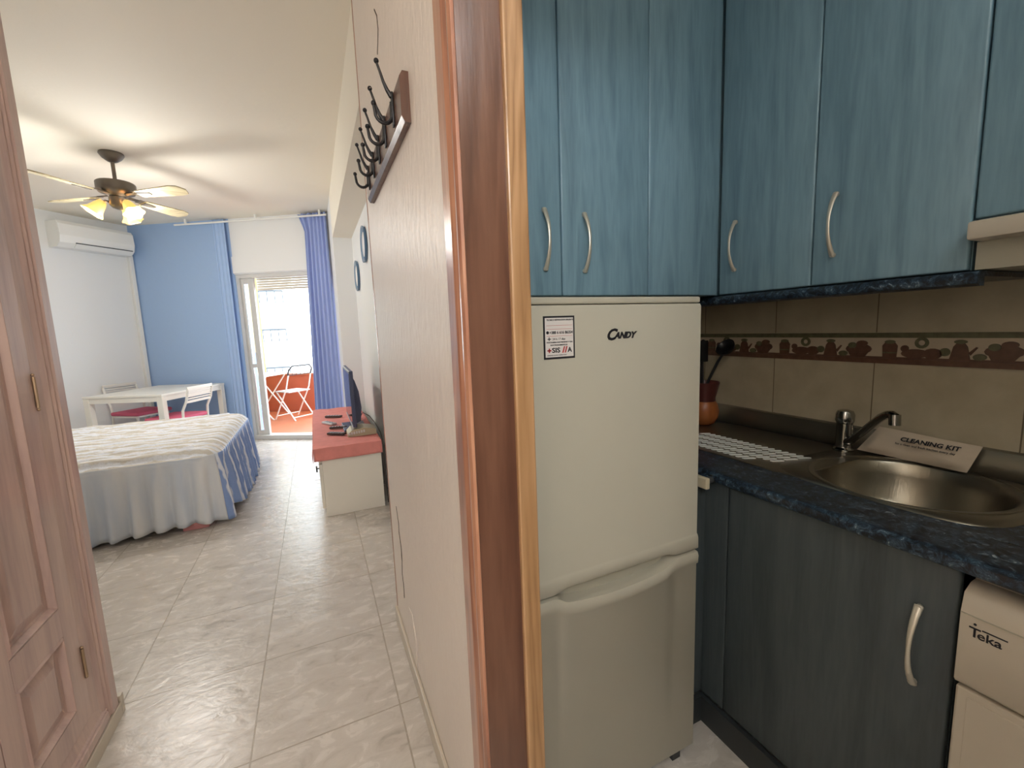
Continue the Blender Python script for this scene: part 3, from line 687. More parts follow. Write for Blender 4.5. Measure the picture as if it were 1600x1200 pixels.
t = thing('wall_cabinet', 'blue wall cabinet above the white extractor hood', cat, (1.5, 0.16, 1.50), 0, 'blue wall cabinets')
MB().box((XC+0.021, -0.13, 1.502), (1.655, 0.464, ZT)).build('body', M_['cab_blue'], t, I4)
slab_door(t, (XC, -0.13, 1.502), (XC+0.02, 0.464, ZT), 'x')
# cornice below the wall cabinets
mb = MB(); mb.prism([(1.335, 1.372), (1.340, 1.362), (1.352, 1.357), (1.372, 1.357), (1.372, 1.389), (1.344, 1.389), (1.337, 1.383)], 0.447, 1.50, 'y')
mb.box((1.372, 0.447, 1.378), (1.655, 1.50, 1.389))
o = mb.build('cabinet_cornice', M_['granite'], None, I4, loc=(1.35, 1.0, 1.36), smooth=True); props(o, 'dark blue marbled light pelmet under the wall cabinets', 'pelmet')
# extractor hood
t = thing('extractor_hood', 'white pull out extractor hood at the right end of the blue wall cabinets', 'extractor hood', (1.5, 0.16, 1.385))
MB().box((1.352, -0.13, 1.392), (1.62, 0.458, 1.452)).build('body', M_['fridge_d'], t, I4)
MB().box((1.295, -0.135, 1.4525), (1.60, 0.458, 1.492), 0.006).build('visor', M_['washer'], t, I4, smooth=True)

# sink cabinet
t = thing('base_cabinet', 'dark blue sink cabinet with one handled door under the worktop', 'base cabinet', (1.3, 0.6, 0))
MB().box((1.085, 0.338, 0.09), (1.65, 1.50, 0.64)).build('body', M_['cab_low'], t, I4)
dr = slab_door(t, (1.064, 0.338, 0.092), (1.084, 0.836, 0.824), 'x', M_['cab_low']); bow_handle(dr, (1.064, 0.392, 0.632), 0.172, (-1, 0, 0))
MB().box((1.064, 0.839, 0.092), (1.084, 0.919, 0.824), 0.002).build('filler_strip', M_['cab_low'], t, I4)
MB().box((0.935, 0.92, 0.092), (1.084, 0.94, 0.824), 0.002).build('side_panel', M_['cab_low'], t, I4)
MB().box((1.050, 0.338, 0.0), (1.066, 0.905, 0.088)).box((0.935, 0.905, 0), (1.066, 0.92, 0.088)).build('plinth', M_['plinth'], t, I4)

# dishwasher
t = thing('dishwasher', 'white dishwasher with a rounded control panel right of the sink cabinet', 'dishwasher', (1.35, 0.03, 0))
xf = 1.052
MB().box((xf+0.05, -0.265, 0.09), (1.62, 0.33, 0.80)).build('body', M_['washer'], t, I4)
mb = MB(); mb.prism([(xf+0.075, 0.800), (xf+0.03, 0.797), (xf+0.008, 0.785), (xf, 0.750), (xf, 0.612), (xf+0.006, 0.604), (xf+0.075, 0.604)], -0.265, 0.33, 'y')
cp_ = mb.build('control_panel', M_['washer'], t, I4, smooth=True, ang=60)
mb = MB(); mb.box((xf-0.0012, -0.265, 0.7465), (xf+0.001, 0.33, 0.7485)); mb.build('panel_line', M_['fridge_d'], cp_, I4)
mb = MB(); mb.prism([(xf-0.001, 0.640), (xf-0.001, 0.612), (xf+0.02, 0.612), (xf+0.02, 0.640)], -0.2, 0.215, 'y'); mb.build('grip_recess', M_['fridge_d'], cp_, I4)
def face_x(x, y, z): return frame_m((x, y, z), (0, -1, 0), (0, 0, 1))
mb = MB(); mb.merge(text_bm('T', 0.026, face_x(xf-0.0002, 0.317, 0.709), 0.0006, bold=0.0003)); mb.merge(text_bm('eka', 0.022, face_x(xf-0.0002, 0.306, 0.709), 0.0006, bold=0.0003, sx=1.05))
mb.box((xf-0.0008, 0.268, 0.7262), (xf, 0.300, 0.7285)).ball((xf, 0.3095, 0.7335), 0.0022)
mb.build('brand_lettering', M_['ink'], cp_, I4)
mb = MB(); mb.box((xf+0.004, -0.262, 0.10), (xf+0.05, 0.328, 0.598), 0.004)
dd = mb.build('door', M_['washer'], t, I4)
MB().box((xf+0.0025, -0.245, 0.115), (xf+0.0045, 0.311, 0.583), 0.0006).build('door_panel', M_['washer'], dd, I4)
MB().box((xf+0.05, -0.26, 0.0), (xf+0.065, 0.328, 0.09)).build('plinth', M_['plinth'], t, I4)

# ------------------------------------------------------------------ worktop with bowl hole
SC = Vector((1.42, 0.575)); SR = 0.206
def plate_hole(mb, x0, x1, y0, y1, z, c, r, n=64, pw=2, thick=0.0):
    inner = []; outer = []
    for k in range(n):
        a = 2*pi*k/n; ca, sa = cos(a), sin(a)
        inner.append(mb.b.verts.new((c.x+r*ca, c.y+r*sa, z)))
        tx_ = (x1-c.x if ca > 0 else c.x-x0)/max(1e-6, abs(ca)); ty_ = (y1-c.y if sa > 0 else c.y-y0)/max(1e-6, abs(sa))
        if pw > 10: tt = min(tx_, ty_)
        else: tt = (tx_**-pw + ty_**-pw)**(-1/pw)
        outer.append(mb.b.verts.new((c.x+tt*ca, c.y+tt*sa, z)))
    for k in range(n): mb.f([inner[k], outer[k], outer[(k+1) % n], inner[(k+1) % n]])
    return inner, outer
ZW = 0.852
mb = MB()
mb.box((1.075, -0.95, 0.824), (1.655, 0.30, ZW)); mb.box((1.075, 0.85, 0.824), (1.655, 1.503, ZW)); mb.box((0.935, 0.945, 0.824), (1.075, 1.503, ZW))
mb.box((1.075, 0.30, 0.824), (1.19, 0.85, ZW)); mb.box((1.645, 0.30, 0.824), (1.655, 0.85, ZW))
i_, o_ = plate_hole(mb, 1.19, 1.645, 0.30, 0.85, ZW, SC, SR+0.004, pw=20)
prof = [(1.075, 0.824), (1.050, 0.824), (1.046, 0.829), (1.045, 0.838), (1.047, 0.846), (1.053, 0.851), (1.062, ZW), (1.075, ZW)]
mb.prism(prof, -0.95, 0.945, 'y')
mb.prism([(0.945-(q[0]-1.045), q[1]) if False else (0.915+(q[0]-1.045), q[1]) for q in prof], 0.935, 1.075, 'x')
o = mb.build('worktop', M_['granite'], None, I4, loc=(1.35, 0.6, 0.824), smooth=True, ang=35); props(o, 'dark blue marbled laminate worktop along the tiled wall', 'worktop')
# steel backsplash upstand
o = MB().prism([(1.659, 0.853), (1.634, 0.853), (1.630, 0.868), (1.636, 0.905), (1.646, 0.924), (1.659, 0.928)], -0.95, 1.50, 'y').build('worktop_upstand', M_['steel'], None, I4, loc=(1.64, 0.5, 0.853), smooth=True)
props(o, 'rounded metallic upstand strip between worktop and wall tiles', 'upstand')
# sink
t = thing('kitchen_sink', 'stainless steel inset sink with round bowl and ribbed drainer', 'sink', (1.42, 0.8, ZW))
mb = MB()
i_, o_ = plate_hole(mb, 1.205, 1.628, 0.335, 0.84, ZW+0.004, SC, SR, pw=4)
rim2 = []
n = 64
prof = [(SR, 0.004), (SR-0.004, 0.0035), (SR-0.010, -0.004), (SR-0.018, -0.04), (SR-0.030, -0.11), (SR-0.055, -0.145), (SR-0.09, -0.155), (0.045, -0.160), (0.042, -0.168), (0.0, -0.168)]
t2 = bmesh.new(); rings = []
for (r, z) in prof: rings.append([t2.verts.new((r*cos(2*pi*k/n), r*sin(2*pi*k/n), z)) for k in range(n)])
for a, b in zip(rings[:-1], rings[1:]):
    for k in range(n): t2.faces.new([a[k], a[(k+1) % n], b[(k+1) % n], b[k]])
bmesh.ops.remove_doubles(t2, verts=t2.verts, dist=1e-6)
mb.merge(t2, Matrix.Translation((SC.x, SC.y, ZW)))
low = [mb.b.verts.new((v.co.x + (v.co.x-SC.x)*0.012, v.co.y + (v.co.y-SC.y)*0.012, ZW+0.0002)) for v in o_]
for k in range(n): mb.f([o_[k], low[k], low[(k+1) % n], o_[(k+1) % n]])
bmesh.ops.remove_doubles(mb.b, verts=mb.b.verts, dist=1e-5)
mb.build('bowl', M_['steel'], t, I4, smooth=True, ang=60)
# raised bead round the bowl
mb = MB(); mb.tube([(SC.x+(SR+0.012)*cos(2*pi*k/48), SC.y+(SR+0.012)*sin(2*pi*k/48), ZW+0.0045) for k in range(49)], 0.0022, 6, cap=False); mb.build('bowl_bead', M_['steel'], t, I4, smooth=True)
mb = MB()
poly = []
for (cx, cy, a0) in ((1.62-0.09, 1.34-0.09, 0), (1.205+0.10, 1.34-0.10, 90)):
    for k in range(9):
        a = R(a0 + 90*k/8); rr = 0.09 if a0 == 0 else 0.10
        poly.append((cx+rr*cos(a), cy+rr*sin(a)))
poly += [(1.205, 0.80), (1.22, 0.74), (1.62, 0.74)]
mb.prism(poly, ZW, ZW+0.0035, 'z'); mb.build('drainboard', M_['steel'], t, I4)
mb = MB()
for bnd in range(4):
    xc_ = 1.247 + bnd*0.048
    for k in range(17 - (0 if bnd > 0 else 2)):
        y = 0.860 + 0.024*k - 0.012*bnd + (0.05 if bnd == 0 else 0)
        mb.prism([(xc_-0.0165, y+0.012), (xc_-0.0165, y+0.004), (xc_+0.0165, y-0.012), (xc_+0.0165, y-0.004)], ZW+0.0033, ZW+0.0062, 'z')
mb.build('drainer_ribs', M_['rib_glint'], t, I4)
MB().lathe([(0.0, 0.0), (0.018, 0.0), (0.020, 0.004), (0.012, 0.006), (0, 0.006)], (0, 0, 0), 20, ).build('overflow', M_['chrome'], t, Matrix.Translation((SC.x-0.124, SC.y+0.133, ZW-0.050)) @ Matrix.Rotation(R(43), 4, 'Z') @ Matrix.Rotation(R(90), 4, 'X'))
MB().lathe([(0.0, -0.1665), (0.036, -0.1665), (0.038, -0.163), (0.030, -0.162), (0, -0.1635)], (SC.x, SC.y, ZW), 24).build('drain', M_['chrome'], t, I4, smooth=True)
# tap
TB = Vector((1.585, 0.815))
t = thing('kitchen_tap', 'chrome single lever kitchen tap with a long swivel spout behind the sink bowl', 'tap', (TB.x, TB.y, ZW+0.0035))
MB().lathe([(0.030, 0), (0.030, 0.006), (0.0235, 0.012), (0.0225, 0.02), (0.0225, 0.092), (0.0235, 0.094)], n=28).build('body', M_['chrome'], t, smooth=True)
MB().lathe([(0.0245, 0.096), (0.0265, 0.102), (0.0265, 0.122), (0.022, 0.134), (0.010, 0.138), (0, 0.138)], n=28).build('lever_cap', M_['chrome'], t, smooth=True)
tip = Vector((1.445, 0.620)); dv = Vector((tip.x-TB.x, tip.y-TB.y, 0))
P = []
for u, z in ((0.05, 0.030), (0.2, 0.048), (0.4, 0.083), (0.6, 0.121), (0.75, 0.149), (0.86, 0.163), (0.95, 0.167), (1.0, 0.163)): P.append(dv*u + Vector((0, 0, z)))
MB().tube(P, [0.0125, 0.0122, 0.012, 0.0118, 0.0115, 0.0115, 0.0115, 0.0115], 14).build('spout', M_['chrome'], t, smooth=True)
MB().tube([dv*0.99+Vector((0, 0, 0.170)), dv*1.0+Vector((0, 0, 0.140))], 0.0135, 16).build('aerator', M_['chrome'], t, smooth=True)
# cleaning pouch leaning on the upstand
bl = Vector((1.606, 0.785, 0.861)); brr = Vector((1.606, 0.520, 0.859)); tl = Vector((1.6285, 0.738, 0.945)); trr = Vector((1.6285, 0.500, 0.934))
mb = MB()
def pouch(u, v, s):
    p = (bl*(1-u)+brr*u)*(1-v) + (tl*(1-u)+trr*u)*v
    e = min(u, 1-u, 0.12)/0.12 * min(v, 1-v, 0.2)/0.2
    nrm = Vector((-1, 0, 0.4)).normalized()
    return p + nrm*(s*0.010*e*(1+0.4*sin(9*u+3*v)) + 0.0035*sin(7*u)*v + 0.001*s)
mb.grid(28, 10, lambda u, v: pouch(u, v, 1)); mb.grid(28, 10, lambda u, v: pouch(u, v, 0) + Vector((0.0015, 0, 0)))
t = mb.build('cleaning_pouch', M_['pouch'], None, I4, loc=(1.60, 0.69, 0.858), smooth=True, ang=180); props(t, 'cream paper cleaning kit pouch leaning on the wall behind the tap', 'pouch')
xd = (brr-bl).normalized(); yd = (tl-bl)
fm = frame_m(bl + (brr-bl)*0.34 + (Vector(tl)+Vector(trr)-bl-brr)*0.5*0.66 + Vector((-0.017, 0, 0.004)), xd, Vector((0.0275, 0, 0.085)))
mb = MB(); mb.merge(text_bm('CLEANING KIT', 0.0175, fm, 0.0004, bold=0.0005, shear=0.15, sx=1.15))
fm2 = frame_m(bl + (brr-bl)*0.32 + (Vector(tl)+Vector(trr)-bl-brr)*0.5*0.52 + Vector((-0.017, 0, 0.003)), xd, Vector((0.0275, 0, 0.085)))
mb.build('title_print', M_['ink'], t, I4); mb = MB()
mb.merge(text_bm('for a clean and fresh kitchen every day', 0.0088, fm2, 0.0003, bold=0.0001, sx=1.0))
mb.build('small_print', M_['ink'], t, I4)

# utensil pot and utensils
t = thing('utensil_pot', 'small round orange and dark red ceramic pot behind the drainer beside the fridge', 'pot', (1.52, 1.33, ZW+0.0035))
MB().lathe([(0.030, 0), (0.045, 0.010), (0.058, 0.035), (0.062, 0.062), (0.055, 0.092), (0.047, 0.105)], n=28).build('belly', M_['pot_orange'], t, smooth=True)
MB().lathe([(0.047, 0.104), (0.046, 0.12), (0.055, 0.155), (0.062, 0.185), (0.060, 0.188), (0.052, 0.16), (0.040, 0.11), (0.0, 0.108)], n=28).build('neck', M_['pot_red'], t, smooth=True)
zb = ZW+0.0035
def utensil(name, label, cat, pts, head):
    mb = MB(); mb.tube(pts, [0.006]*(len(pts)-1)+[0.0045], 8); head(mb)
    o = mb.build(name, M_['utensil'], None, I4, loc=pts[0], smooth=True); props(o, label, cat, 'kitchen utensils in the pot')
utensil('ladle', 'black ladle leaning right out of the utensil pot beside the fridge', 'ladle', [(1.515, 1.335, zb+0.118), (1.545, 1.325, zb+0.20), (1.575, 1.31, zb+0.27), (1.60, 1.30, zb+0.31)],
        lambda mb: mb.lathe([(0.0, -0.030), (0.02, -0.027), (0.036, -0.015), (0.041, 0.0), (0.038, 0.0), (0.03, -0.012), (0.0, -0.022)], (1.605, 1.30, zb+0.335), 20, Matrix.Rotation(R(-50), 4, 'Y')))
utensil('spatula', 'black spatula standing upright in the utensil pot beside the fridge', 'spatula', [(1.505, 1.33, zb+0.118), (1.495, 1.325, zb+0.20), (1.49, 1.32, zb+0.28)],
        lambda mb: mb.box((1.455, 1.316, zb+0.275), (1.525, 1.321, zb+0.365), 0.002))
utensil('serving_spoon', 'black serving spoon leaning in the utensil pot between ladle and spatula', 'spoon', [(1.525, 1.345, zb+0.118), (1.53, 1.35, zb+0.21), (1.535, 1.355, zb+0.29)],
        lambda mb: mb.ball((1.537, 1.355, zb+0.325), 0.036, (0.8, 0.25, 1.2)))
# bar end sticking out beside the fridge
t = thing('towel_bar', 'beige bar end with a dark knob at the worktop corner beside the fridge', 'towel bar', (1.012, 0.9, 0.84))
MB().box((1.003, 0.862, 0.812), (1.018, 0.914, 0.846), 0.004, 3).build('bar', M_['beige_bar'], t, I4)
MB().tube([(1.018, 0.885, 0.830), (1.046, 0.882, 0.832)], 0.010, 12).build('knob', M_['dark_knob'], t, I4, smooth=True)
MB().tube([(1.046, 0.882, 0.832), (1.050, 0.882, 0.832)], 0.014, 14).build('ring', M_['chrome'], t, I4, smooth=True)

# ------------------------------------------------------------------ tile border
mb = MB(); XW = 1.66
def strip(z0, z1, mi, d=0.003): mb.mi = mi; mb.box((XW-d, -0.95, z0), (XW+0.001, 1.505, z1), 0.0)
strip(1.150, 1.245, 2, 0.002); strip(1.228, 1.244, 1, 0.005); strip(1.146, 1.163, 0, 0.006); strip(1.163, 1.168, 0, 0.003)
def flat(pts, mi, d=0.0045): mb.mi = mi; mb.prism(pts, XW-d, XW, 'x')
def ell(cy, cz, ry, rz, n=14): return [(cy+ry*cos(2*pi*k/n), cz+rz*sin(2*pi*k/n)) for k in range(n)]
yy = 0.442 - 0.3365*4
while yy < 1.46:
    q = lambda u: yy + 0.3365 - u   # u to the right as seen in the kitchen
    zf = 1.167
    flat([(q(0.022), zf), (q(0.058), zf), (q(0.060), zf+0.036), (q(0.053), zf+0.046), (q(0.027), zf+0.046), (q(0.020), zf+0.036)], 0); flat(ell(q(0.040), zf+0.048, 0.014, 0.006), 1, 0.006)
    flat([(q(0.022), zf+0.012), (q(0.058), zf+0.012), (q(0.058), zf+0.016), (q(0.022), zf+0.016)], 1, 0.006)
    flat(ell(q(0.103), zf+0.013, 0.034, 0.014), 0); flat(ell(q(0.145), zf+0.014, 0.022, 0.016), 0, 0.006); flat(ell(q(0.078), zf+0.028, 0.010, 0.010), 0, 0.006)
    mb.mi = 1; o2 = ell(q(0.118), zf+0.046, 0.017, 0.017); i2 = ell(q(0.118), zf+0.046, 0.008, 0.008)
    for k in range(14): mb.prism([o2[k], o2[(k+1) % 14], i2[(k+1) % 14], i2[k]], XW-0.0045, XW, 'x')
    flat([(q(0.182), zf), (q(0.226), zf), (q(0.219), zf+0.036), (q(0.212), zf+0.047), (q(0.196), zf+0.047), (q(0.189), zf+0.036)], 0); flat(ell(q(0.204), zf+0.050, 0.014, 0.006), 1, 0.006); flat([(q(0.226), zf+0.012), (q(0.240), zf+0.034), (q(0.236), zf+0.036), (q(0.222), zf+0.020)], 0)
    flat(ell(q(0.172), zf+0.02, 0.012, 0.012), 1, 0.006); flat(ell(q(0.245), zf+0.008, 0.014, 0.009), 1, 0.006)
    flat(ell(q(0.290), zf+0.024, 0.038, 0.018), 0); flat([(q(0.268), zf), (q(0.310), zf), (q(0.318), zf+0.012), (q(0.262), zf+0.012)], 0, 0.006); flat(ell(q(0.300), zf+0.043, 0.016, 0.009), 0, 0.006); flat(ell(q(0.272), zf+0.036, 0.012, 0.010), 1, 0.007)
    yy += 0.3365
mb.mi = 0
o = struct(mb, 'trim_4', [M_['brown_print'], M_['green_print'], M_['cream_print']])

# ------------------------------------------------------------------ bed
BX0, BX1, BY0, BY1, BZ = -2.62, -0.665, 3.50, 5.12, 0.558
t = thing('bed', 'bed with a ruched cream and blue bedspread and long pale valance', 'bed', ((BX0+BX1)/2, (BY0+BY1)/2, 0))
MB().box((BX0+0.05, BY0+0.05, 0.18), (BX1-0.06, BY1-0.06, 0.50), 0.03).build('mattress', M_['mattress'], t, I4)
def rr_pt(d, cr=0.16):
    """point on the rounded outline, walking near side left->right, right side near->far, far side right->left"""
    L1 = (BX1-cr)-BX0; A = cr*pi/2; L2 = (BY1-cr)-(BY0+cr); L3 = L1
    if d < L1: return (BX0+d, BY0), (0, -1)
    d -= L1
    if d < A: a = -pi/2 + d/cr; return (BX1-cr+cr*cos(a), BY0+cr+cr*sin(a)), (cos(a), sin(a))
    d -= A
    if d < L2: return (BX1, BY0+cr+d), (1, 0)
    d -= L2
    if d < A: a = d/cr; return (BX1-cr+cr*cos(a), BY1-cr+cr*sin(a)), (cos(a), sin(a))
    d -= A
    return (BX1-cr-d, BY1), (0, 1)
CR = 0.16; TOT = 2*((BX1-CR)-BX0) + CR*pi + (BY1-BY0-2*CR)
L1 = (BX1-CR)-BX0
# top: ruched quilt, soft rim
mb = MB()
def topz(x, y):
    rt = 0.010*sin(2*pi*y/0.075 + 1.6*sin(2.3*x) + 0.7*sin(9*x+3*y)) + 0.004*sin(2*pi*y/0.031+5*x) + 0.003*sin(23*x+7*sin(5*y))
    ex = min(x-BX0, BX1-x, y-BY0, BY1-y); e = max(0.0, min(1.0, ex/0.09)); drop = 0.055*(1-e)**2
    return BZ + rt*min(1, ex/0.02 if ex > 0 else 0) - drop
def topfn(u, v):
    x = BX0+(BX1-BX0)*u; y = BY0+(BY1-BY0)*v
    # pull square corners in to the rounded outline
    for (cx, cy, sx_, sy_) in ((BX1-CR, BY0+CR, 1, -1), (BX1-CR, BY1-CR, 1, 1)):
        dx, dy = (x-cx)*sx_, (y-cy)*sy_
        if dx > 0 and dy > 0:
            m = max(dx, dy); l = math.hypot(dx, dy); kk = m/l if l > 0 else 1
            x = cx+sx_*dx*kk; y = cy+sy_*dy*kk
            ee = (CR-m)
            e = max(0, min(1, ee/0.09)); zz = BZ + 0.006*sin(2*pi*y/0.075+1.6*sin(2.3*x))*min(1, ee/0.02) - 0.055*(1-e)**2
            return (x, y, zz)
    return (x, y, topz(x, y))
mb.grid(150, 190, topfn); mb.build('bedspread', M_['spread'], t, I4, smooth=True, ang=180)
def skirt(d0, d1, name, mt, folds, zbot, out0, out1, nu=220):
    mb = MB()
    def fn(u, v):
        d = d0+(d1-d0)*u; (px, py), (nx, ny) = rr_pt(d)
        dn = 1-v
        wav = (0.010+0.022*dn)*sin(2*pi*folds*u + 1.3*sin(7*u)) * min(1, dn*4) + 0.006*dn*sin(2*pi*folds*2.3*u+2)
        off = out0 + (out1-out0)*dn + wav
        zt = BZ-0.052; z = zbot(u) + (zt-zbot(u))*v
        return (px+nx*off, py+ny*off, z)
    mb.grid(nu, 14, fn); return mb.build(name, mt, t, I4, smooth=True, solid=0.004, ang=180)
skirt(0.0, L1+CR*0.9, 'side_valance', M_['skirt'], 15, lambda u: 0.012+0.045*max(0, (u-0.45)/0.55) - 0.035*max(0, (u-0.93)/0.07), 0.0, 0.03)
skirt(L1+CR*0.9, L1+CR*pi+(BY1-BY0-2*CR), 'foot_valance', M_['skirt_blue'], 15, lambda u: 0.02+0.10*max(0, 1-u/0.18)**1.0*(u > 0.03)+0.02*sin(9*u), 0.004, 0.045)
skirt(L1+CR*pi+(BY1-BY0-2*CR), TOT-0.01, 'far_valance', M_['skirt'], 12, lambda u: 0.02, 0.0, 0.03)
for (bx, by) in ((-0.85, 3.58), (-0.85, 4.95), (-2.4, 3.58), (-2.4, 4.95)):
    MB().box((bx-0.075, by-0.07, 0), (bx+0.075, by+0.07, 0.18), 0.004).build('leg_block', M_['pink_block'], t, I4)

# ------------------------------------------------------------------ dining table and chairs
TA = math.atan2(-0.423, 0.906)
t = thing('dining_table', 'white square dining table between two chairs at the blue wall', 'table', (-1.485, 5.56, 0), TA)
TWd, TL, TZ = 0.84, 0.98, 0.755      # local: x to the right, y away; near right corner at the origin
MB().box((-TWd, 0, TZ-0.022), (0, TL, TZ), 0.003).build('tabletop', M_['white_paint'], t)
for (ax, ay) in ((-0.003, 0.003), (-TWd+0.063, 0.003), (-0.003, TL-0.063), (-TWd+0.063, TL-0.063)):
    MB().box((ax-0.06, ay, 0), (ax, ay+0.06, TZ-0.022), 0.003).build('leg', M_['white_paint'], t)
MB().box((-TWd+0.06, 0.008, TZ-0.075), (-0.06, 0.026, TZ-0.022)).box((-TWd+0.06, TL-0.026, TZ-0.075), (-0.06, TL-0.008, TZ-0.022)).box((-0.026, 0.06, TZ-0.075), (-0.008, TL-0.06, TZ-0.022)).box((-TWd+0.008, 0.06, TZ-0.075), (-TWd+0.026, TL-0.06, TZ-0.022)).build('apron', M_['white_paint'], t)
def make_chair(label, loc, rz):
    """faces local +y; backrest at local y=-0.21"""
    c = thing('dining_chair', label, 'chair', loc, rz, 'slat back chairs at the dining table')
    for sx_ in (-1, 1):
        mb = MB(); mb.tube([(sx_*0.195, -0.23, 0.0), (sx_*0.19, -0.205, 0.25), (sx_*0.185, -0.185, 0.45), (sx_*0.185, -0.195, 0.56), (sx_*0.185, -0.245, 0.66), (sx_*0.183, -0.275, 0.78)], 0.0125, 8); mb.build('rear_leg', M_['white_paint'], c, smooth=True)
        mb = MB(); mb.tube([(sx_*0.19, 0.21, 0.0), (sx_*0.18, 0.175, 0.435)], 0.0125, 8); mb.build('front_leg', M_['white_paint'], c, smooth=True)
    mb = MB(); mb.box((-0.185, -0.185, 0.425), (0.185, -0.165, 0.445)).box((-0.185, 0.165, 0.425), (0.185, 0.185, 0.445)).box((-0.19, -0.185, 0.425), (-0.172, 0.185, 0.445)).box((0.172, -0.185, 0.425), (0.19, 0.185, 0.445)); mb.build('seat_frame', M_['white_paint'], c)
    mb = MB()
    for k in range(6):
        z = 0.655 + 0.026*k; y0 = -0.243 - (z-0.655)*0.24
        mb.prism([(y0-0.004, z-0.007), (y0+0.004, z-0.007), (y0+0.003, z+0.008), (y0-0.005, z+0.008)], -0.185, 0.185, 'x')
    mb.box((-0.19, -0.278, 0.79), (0.19, -0.268, 0.812), 0.003).box((-0.19, -0.246, 0.635), (0.19, -0.236, 0.648), 0.002); mb.build('backrest', M_['white_paint'], c)
    mb = MB(); mb.box((-0.21, -0.19, 0.447), (0.21, 0.22, 0.49), 0.016, 3); mb.build('seat_cushion', M_['red_seat'], c, smooth=True)
    return c
cc = Vector((-1.33, 6.06, 0))
make_chair('white slat back chair with red cushion on the near right side of the dining table', (-1.43, 5.85, 0), TA+R(90))
make_chair('white slat back chair with red cushion on the far left side of the dining table', (-1.98, 6.60, 0), TA-R(90)-R(12))

# ------------------------------------------------------------------ television unit and what lies on it
t = thing('tv_cabinet', 'white low drawer cabinet along the right wall under a red cloth', 'cabinet', (0.19, 4.1, 0))
MB().box((-0.018, 3.268, 0.0), (0.39, 5.0, 0.502), 0.002).build('body', M_['white_paint'], t, I4)
for (ya, yb) in ((3.30, 4.12), (4.14, 4.97)):
    for (za, zb_) in ((0.055, 0.385), (0.395, 0.495)):
        o = MB().box((-0.040, ya, za), (-0.0185, yb, zb_), 0.002).build('drawer', M_['white_paint'], t, I4)
        MB().tube([(-0.040, ya+0.08, zb_-0.05), (-0.058, ya+0.08, zb_-0.05)], 0.004, 8).tube([(-0.058, ya+0.08, zb_-0.075), (-0.058, ya+0.08, zb_-0.030)], 0.005, 8).build('handle', M_['black_metal'], o, I4, smooth=True)
mb = MB(); cx0, cx1, cy0, cy1, cz = -0.068, 0.398, 3.250, 5.02, 0.513
def clothz(x, y): return cz + 0.0018*sin(31*x+5*sin(11*y)) + 0.0018*sin(23*y+4*sin(9*x))
mb.grid(24, 70, lambda u, v: (cx0+(cx1-cx0)*u, cy0+(cy1-cy0)*v, clothz(cx0+(cx1-cx0)*u, cy0+(cy1-cy0)*v)))
mb.grid(24, 6, lambda u, v: (cx0+(cx1-cx0)*u, cy0-0.006*v-0.003*sin(12*u)*v, clothz(cx0+(cx1-cx0)*u, cy0)*(1-v)+0.424*v))
mb.grid(70, 6, lambda u, v: (cx0-0.006*v-0.006*abs(sin(14*u))*v, cy0+(cy1-cy0)*u, clothz(cx0, cy0+(cy1-cy0)*u)*(1-v)+(0.415+0.012*sin(17*u))*v))
bmesh.ops.remove_doubles(mb.b, verts=mb.b.verts, dist=1e-4)
o = mb.build('table_runner', M_['red_cloth'], None, I4, loc=(0.16, 4.1, 0.505), smooth=True, solid=0.003, ang=50); props(o, 'salmon red cloth draped over the white television cabinet', 'cloth')
TZ0 = 0.519
t = thing('television', 'dark flat screen television on the red cloth facing the bed', 'television', (0.225, 3.86, TZ0), R(0))
MB().box((0.0, -0.375, 0.065), (0.028, 0.375, 0.505), 0.004).build('housing', M_['tv_black'], t)
MB().box((-0.002, -0.355, 0.09), (0.001, 0.355, 0.485)).build('screen', M_['tv_screen'], t)
mb = MB(); mb.prism([(0.028, 0.07), (0.070, 0.09), (0.082, 0.20), (0.070, 0.33), (0.045, 0.42), (0.028, 0.45)], -0.25, 0.25, 'y'); mb.build('rear_cover', M_['tv_black'], t)
MB().box((0.015, -0.035, 0.0), (0.045, 0.035, 0.10), 0.004).build('stand_neck', M_['tv_black'], t)
MB().box((-0.06, -0.18, 0.0), (0.12, 0.18, 0.012), 0.004).build('stand_base', M_['tv_black'], t)
MB().box((-0.003, -0.376, 0.063), (0.004, 0.376, 0.068)).box((-0.003, -0.376, 0.502), (0.004, 0.376, 0.507)).build('bezel', M_['silver'], t)
t = thing('set_top_box', 'beige grey plastic device with a louvred end on the red cloth before the television', 'device', (0.285, 3.56, TZ0), R(0))
mb = MB(); mb.prism([(-0.105, 0), (0.105, 0), (0.105, 0.042), (0.02, 0.058), (-0.075, 0.050), (-0.105, 0.020)], -0.09, 0.10, 'y'); mb.build('housing', M_['box_olive'], t)
mb = MB()
for k in range(7): mb.box((-0.10+0.018*k, -0.094, 0.014+0.002*k), (-0.088+0.018*k, -0.089, 0.034+0.002*k))
mb.build('louvres', M_['silver'], t)
def remote(label, x, y, rz, L, W_, mt, nm='remote_control', cat='remote control'):
    c = thing(nm, label, cat, (x, y, TZ0), rz)
    MB().box((-W_/2, -L/2, 0), (W_/2, L/2, 0.018), 0.005).build('housing', mt, c)
    mb = MB()
    for i in range(5):
        for j in (-1, 0, 1): mb.box((j*W_*0.27-0.004, -L*0.35+i*L*0.16, 0.0175), (j*W_*0.27+0.004, -L*0.35+i*L*0.16+0.008, 0.0195))
    mb.build('buttons', M_['box_dark'] if mt is M_['silver'] else M_['silver'], c)
remote('silver remote control lying on the red cloth left of the television', 0.065, 4.10, R(28), 0.17, 0.05, M_['silver'])
remote('dark slim remote control lying behind the silver one', 0.115, 4.42, R(60), 0.16, 0.04, M_['box_dark'])
remote('dark remote control lying close to the television stand', 0.13, 3.86, R(75), 0.14, 0.035, M_['box_dark'])
